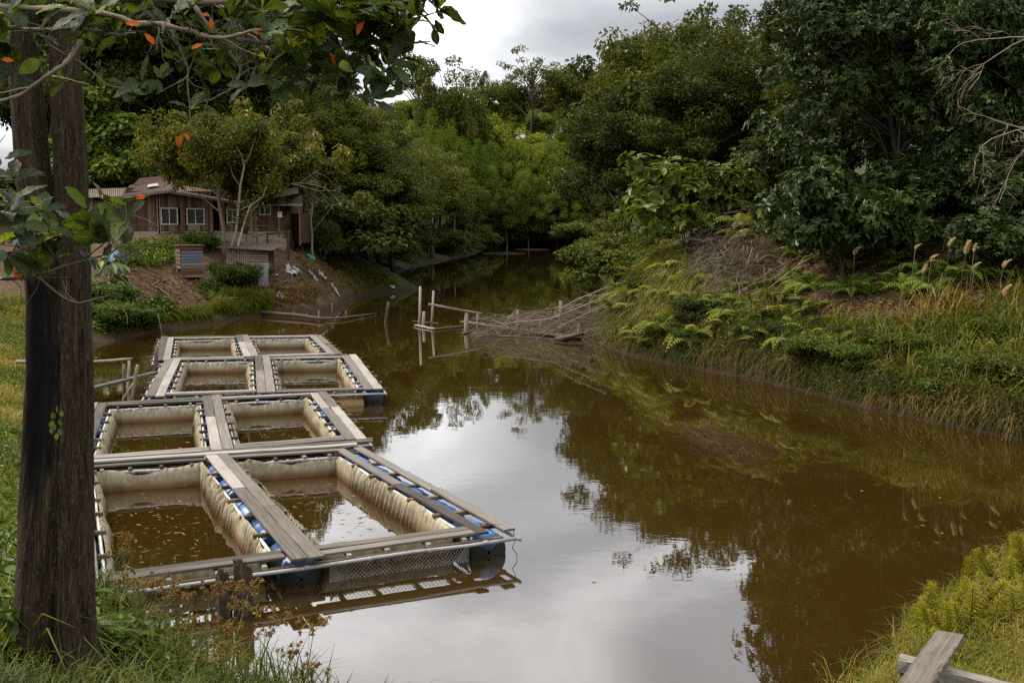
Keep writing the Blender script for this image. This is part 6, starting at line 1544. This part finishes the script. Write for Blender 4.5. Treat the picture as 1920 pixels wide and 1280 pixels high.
SG=[(235,1015,10.6,.9,'highest brown headed sedge, beside the right edge of the double trunk'),(222,1040,10.5,.9,'small sedge just below the highest one'),(232,1092,10.2,1,'brown headed sedge left of the long row before the raft'),(269,1109,10.0,1,'brown headed sedge starting the row before the raft'),(296,1100,10.1,1,'brown headed sedge second in the row before the raft'),(315,1116,9.8,1.1,'wide brown headed sedge third in the row'),(340,1130,9.6,1.1,'brown headed sedge left of the rotten posts'),(393,1117,9.4,1,'brown headed sedge touching the shorter rotten post'),(437,1107,9.3,1,'brown headed sedge over the gap between the rotten posts'),(467,1108,9.2,1.1,'brown headed sedge right of the split post'),(457,1146,8.9,1,'low brown headed sedge before the split post'),(420,1187,8.6,1,'brown headed sedge below the shorter rotten post'),(514,1172,8.7,1.1,'loose brown headed sedge against the bright water'),(500,1192,8.6,.9,'small sedge below the loose one on the bright water'),(588,1184,8.7,1.05,'farthest right brown headed sedge standing alone over the water'),(548,1236,8.4,1,'low sedge head drooping right over the water'),(585,1268,8.3,1,'lowest sedge head at the bottom edge'),(430,1217,8.4,.9,'sedge head in the middle of the green blades'),(390,1243,8.2,1,'sedge head low among the leaves at the bottom'),(350,1180,9.0,.9,'sedge head left of the posts over bright water')]
for px,py,Y,k,l in SG: sedge(px,py,Y,k,l)
for px,py in ((276,1146),(340,1135),(320,1144),(360,1150),(203,1174),(295,1170),(405,1150)):
    v=Q(px,py,9.4); o=link('flower',FL_,None,v,0); o.rotation_euler=(1.0,rng.normal()*.4,0); o.scale=(.5,.5,.5); tag(o,'small pink flower among the sedges of the near bank','flower','pink flowers on the near bank')
# broad dark leaves close to the lens, bottom left
mb=MB(); p=sample_px(1000,[(-5,1285),(-5,1090),(60,1120),(190,1190),(300,1285)]); n=len(p); p=p+np.column_stack([rng.normal(size=(n,2))*.03,.15+rng.random(n)*.4])
oval_leaves(mb,p,np.column_stack([rng.normal(size=(n,2)),rng.normal(size=n)*.3-.3]),np.column_stack([rng.normal(size=(n,2))*.4,np.ones(n)]),rng.uniform(.14,.24,n),rng.uniform(.08,.12,n),rng.uniform(.0,.8,n)); stuff(mb,'bank_creeper',HERB,'broad leaved creeper at the bottom left corner','ground cover')
mb=MB(); p=sample_px(170,[(-5,1285),(-5,1090),(70,1150),(160,1285)]); blades(mb,p,rng.uniform(.6,1.0,len(p)),.022,rng.uniform(.5,1.6,len(p)),rng.uniform(.3,.55,len(p))); stuff(mb,'long_grass',GRASS,'long bright grass blades arching at the bottom left corner','grass')
# upright weeds on the near bank
def weed_mesh(seed,H,ll,lw,nl,mat,whorl=False):
    r=np.random.default_rng(seed); sm=MB(); lm=MB()
    pts=np.array([(0,0,0),(.02*r.normal(),.02*r.normal(),H*.5),(.05*r.normal(),.05*r.normal(),H)]); sm.tube(pts,[.006,.005,.002],5,rn=.3)
    s=np.linspace(.12,1,nl); a=np.arange(nl)*2.4; c=np.column_stack([np.interp(s,[0,.5,1],pts[:,i]) for i in range(3)])
    L=ll*(1.15-s*.65)*r.uniform(.8,1.2,nl)
    ax=np.column_stack([np.cos(a),np.sin(a),.35-.2*r.random(nl)+s*.4]); nr=np.column_stack([-np.cos(a)*.4,-np.sin(a)*.4,np.ones(nl)])
    (leaf_quads if whorl else oval_leaves)(lm,c,ax,nr,L,L*lw,np.clip(r.normal(.5,.2,nl)+s*.15,0,1))
    return sm.mesh('weed_stem',HERB),lm.mesh('weed_leaves',mat)
WEEDS=[weed_mesh(1,.6,.14,.32,16,HERB),weed_mesh(2,.5,.12,.38,14,HERB),weed_mesh(3,.7,.12,.28,20,HERB)]
SPIKY=[weed_mesh(4,.45,.095,.22,150,YHERB,True),weed_mesh(5,.55,.11,.2,170,YHERB,True),weed_mesh(6,.38,.07,.22,90,YHERB,True)]
def put_weeds(n,pts,src,name,desc,where,group,s=(.7,1.2),col=(1,1,1)):
    for q in pts[:n]:
        a,b=src[rng.integers(len(src))]; o=empty(name,(q[0],q[1],q[2]-.02),rng.uniform(0,6.28)); k=rng.uniform(*s); o.scale=(k*rng.uniform(.9,1.3),)*2+(k,); o.rotation_euler=(rng.normal()*.24,rng.normal()*.24,rng.uniform(0,6.28))
        x=link('stem',a,o); y=link('leaves',b,o); y.color=(*(np.array(col)*rng.uniform(.85,1.15)),1); tag(o,None,'weed',group); auto_label(o,desc,where,proj(q)[0])
put_weeds(42,sample_px(90,[(-5,1285),(-5,1000),(40,1010),(60,1150),(160,1200),(280,1285)]),WEEDS,'leafy_weed','upright leafy green weed','at the foot of the double trunk','leafy weeds on the near bank',(.7,1.3),(.85,.85,.85))
put_weeds(7,sample_px(16,[(-5,940),(-5,800),(50,830),(50,940)]),WEEDS,'leafy_weed','leafy weed','left of the double trunk in the meadow','leafy weeds in the meadow',(1,1.7),(1.2,1.25,1))
p=notin(sample_px(300,[(1180,640),(1180,500),(1300,480),(1500,560),(1920,600),(1920,800),(1700,760),(1400,690)]),OPEN); rng.shuffle(p)
put_weeds(60,p,WEEDS,'leafy_weed','leafy weed','on the right bank','leafy weeds on the right bank',(1.0,1.9),(.8,.8,.8))
RC=[(1560,1400),(1640,1285),(1670,1210),(1750,1140),(1840,1080),(1925,1030),(2350,1000),(2350,1400)]
put_weeds(80,sample_px(220,[(1620,1240),(1660,1190),(1750,1150),(1840,1080),(1925,1035),(1925,1200),(1840,1230),(1740,1240)]),SPIKY,'feathery_herb','feathery yellow green herb','in the bottom right corner','feathery herbs in the bottom right corner',(.45,1.2))
mb=MB(); p=sample_px(15000,RC); blades(mb,p,rng.uniform(.15,.5,len(p)),.009,rng.uniform(.3,1.5,len(p)),patch_rn(p,.35,.9,sc=1.5))
p=band(900,(2.8,8),(8.0,16),-.1,.5); blades(mb,p,rng.uniform(.25,.6,len(p)),.008,rng.uniform(.2,1.2,len(p)),rng.uniform(.2,.9,len(p)))
stuff(mb,'corner_grass',GRASS,'tufted green and straw grass in the bottom right corner','grass')
mb=MB(); p=sample_px(6500,RC); blades(mb,p,rng.uniform(.2,.5,len(p)),.008,rng.uniform(.8,2.2,len(p)),rng.uniform(.4,.9,len(p))); stuff(mb,'corner_dry_grass',DRYGRASS,'matted dry grass stems in the bottom right corner','grass')
mb=MB(); p=sample_px(14000,RC); n=len(p); p=p+np.column_stack([rng.normal(size=(n,2))*.03,rng.random(n)*.28]); leaf_quads(mb,p,rng.normal(size=(n,3))*(1,1,.6),np.column_stack([rng.normal(size=(n,2))*.5,np.ones(n)]),rng.uniform(.025,.06,n),.014,patch_rn(p,.1,.9,sc=2)); stuff(mb,'corner_herbs',YHERB,'low yellow green herbs in the bottom right corner','ground cover')
p=Q(1832,1060,10.3); b=np.array([[p.x,p.y,ground(p.x,p.y)]]); mb=MB(); n=40; bb=np.repeat(b,n,0)+rng.normal(size=(n,3))*(.1,.1,0); blades(mb,bb,rng.uniform(.5,.95,n),.012,rng.uniform(.5,1.6,n),rng.uniform(.4,.85,n),dirs=np.tile(np.array([[1.,0,0]]),(n,1)))
o=mb.build('arching_grass_tuft',DRYGRASS); tag(o,'arching straw coloured grass tuft at the top of the corner patch','grass tuft')
for px,yt,Y,Wk,l in ((1617,215,44,1.0,'dark shrub filling the gap under the huge tree, left of its trunk'),(1545,250,47,1.0,'dark shrub deep behind the glossy shrubs')):
    by_px('darkshrub','glossy_shrub',px,yt,bx(px,Y),Y,Wk,(.8,.9,.8),l,'shrub')
flush_labels()
for o in COL.objects:
    if o.parent is None and 'category' not in o and 'kind' not in o and o.type in('MESH','EMPTY'): print('UNTAGGED',o.name)
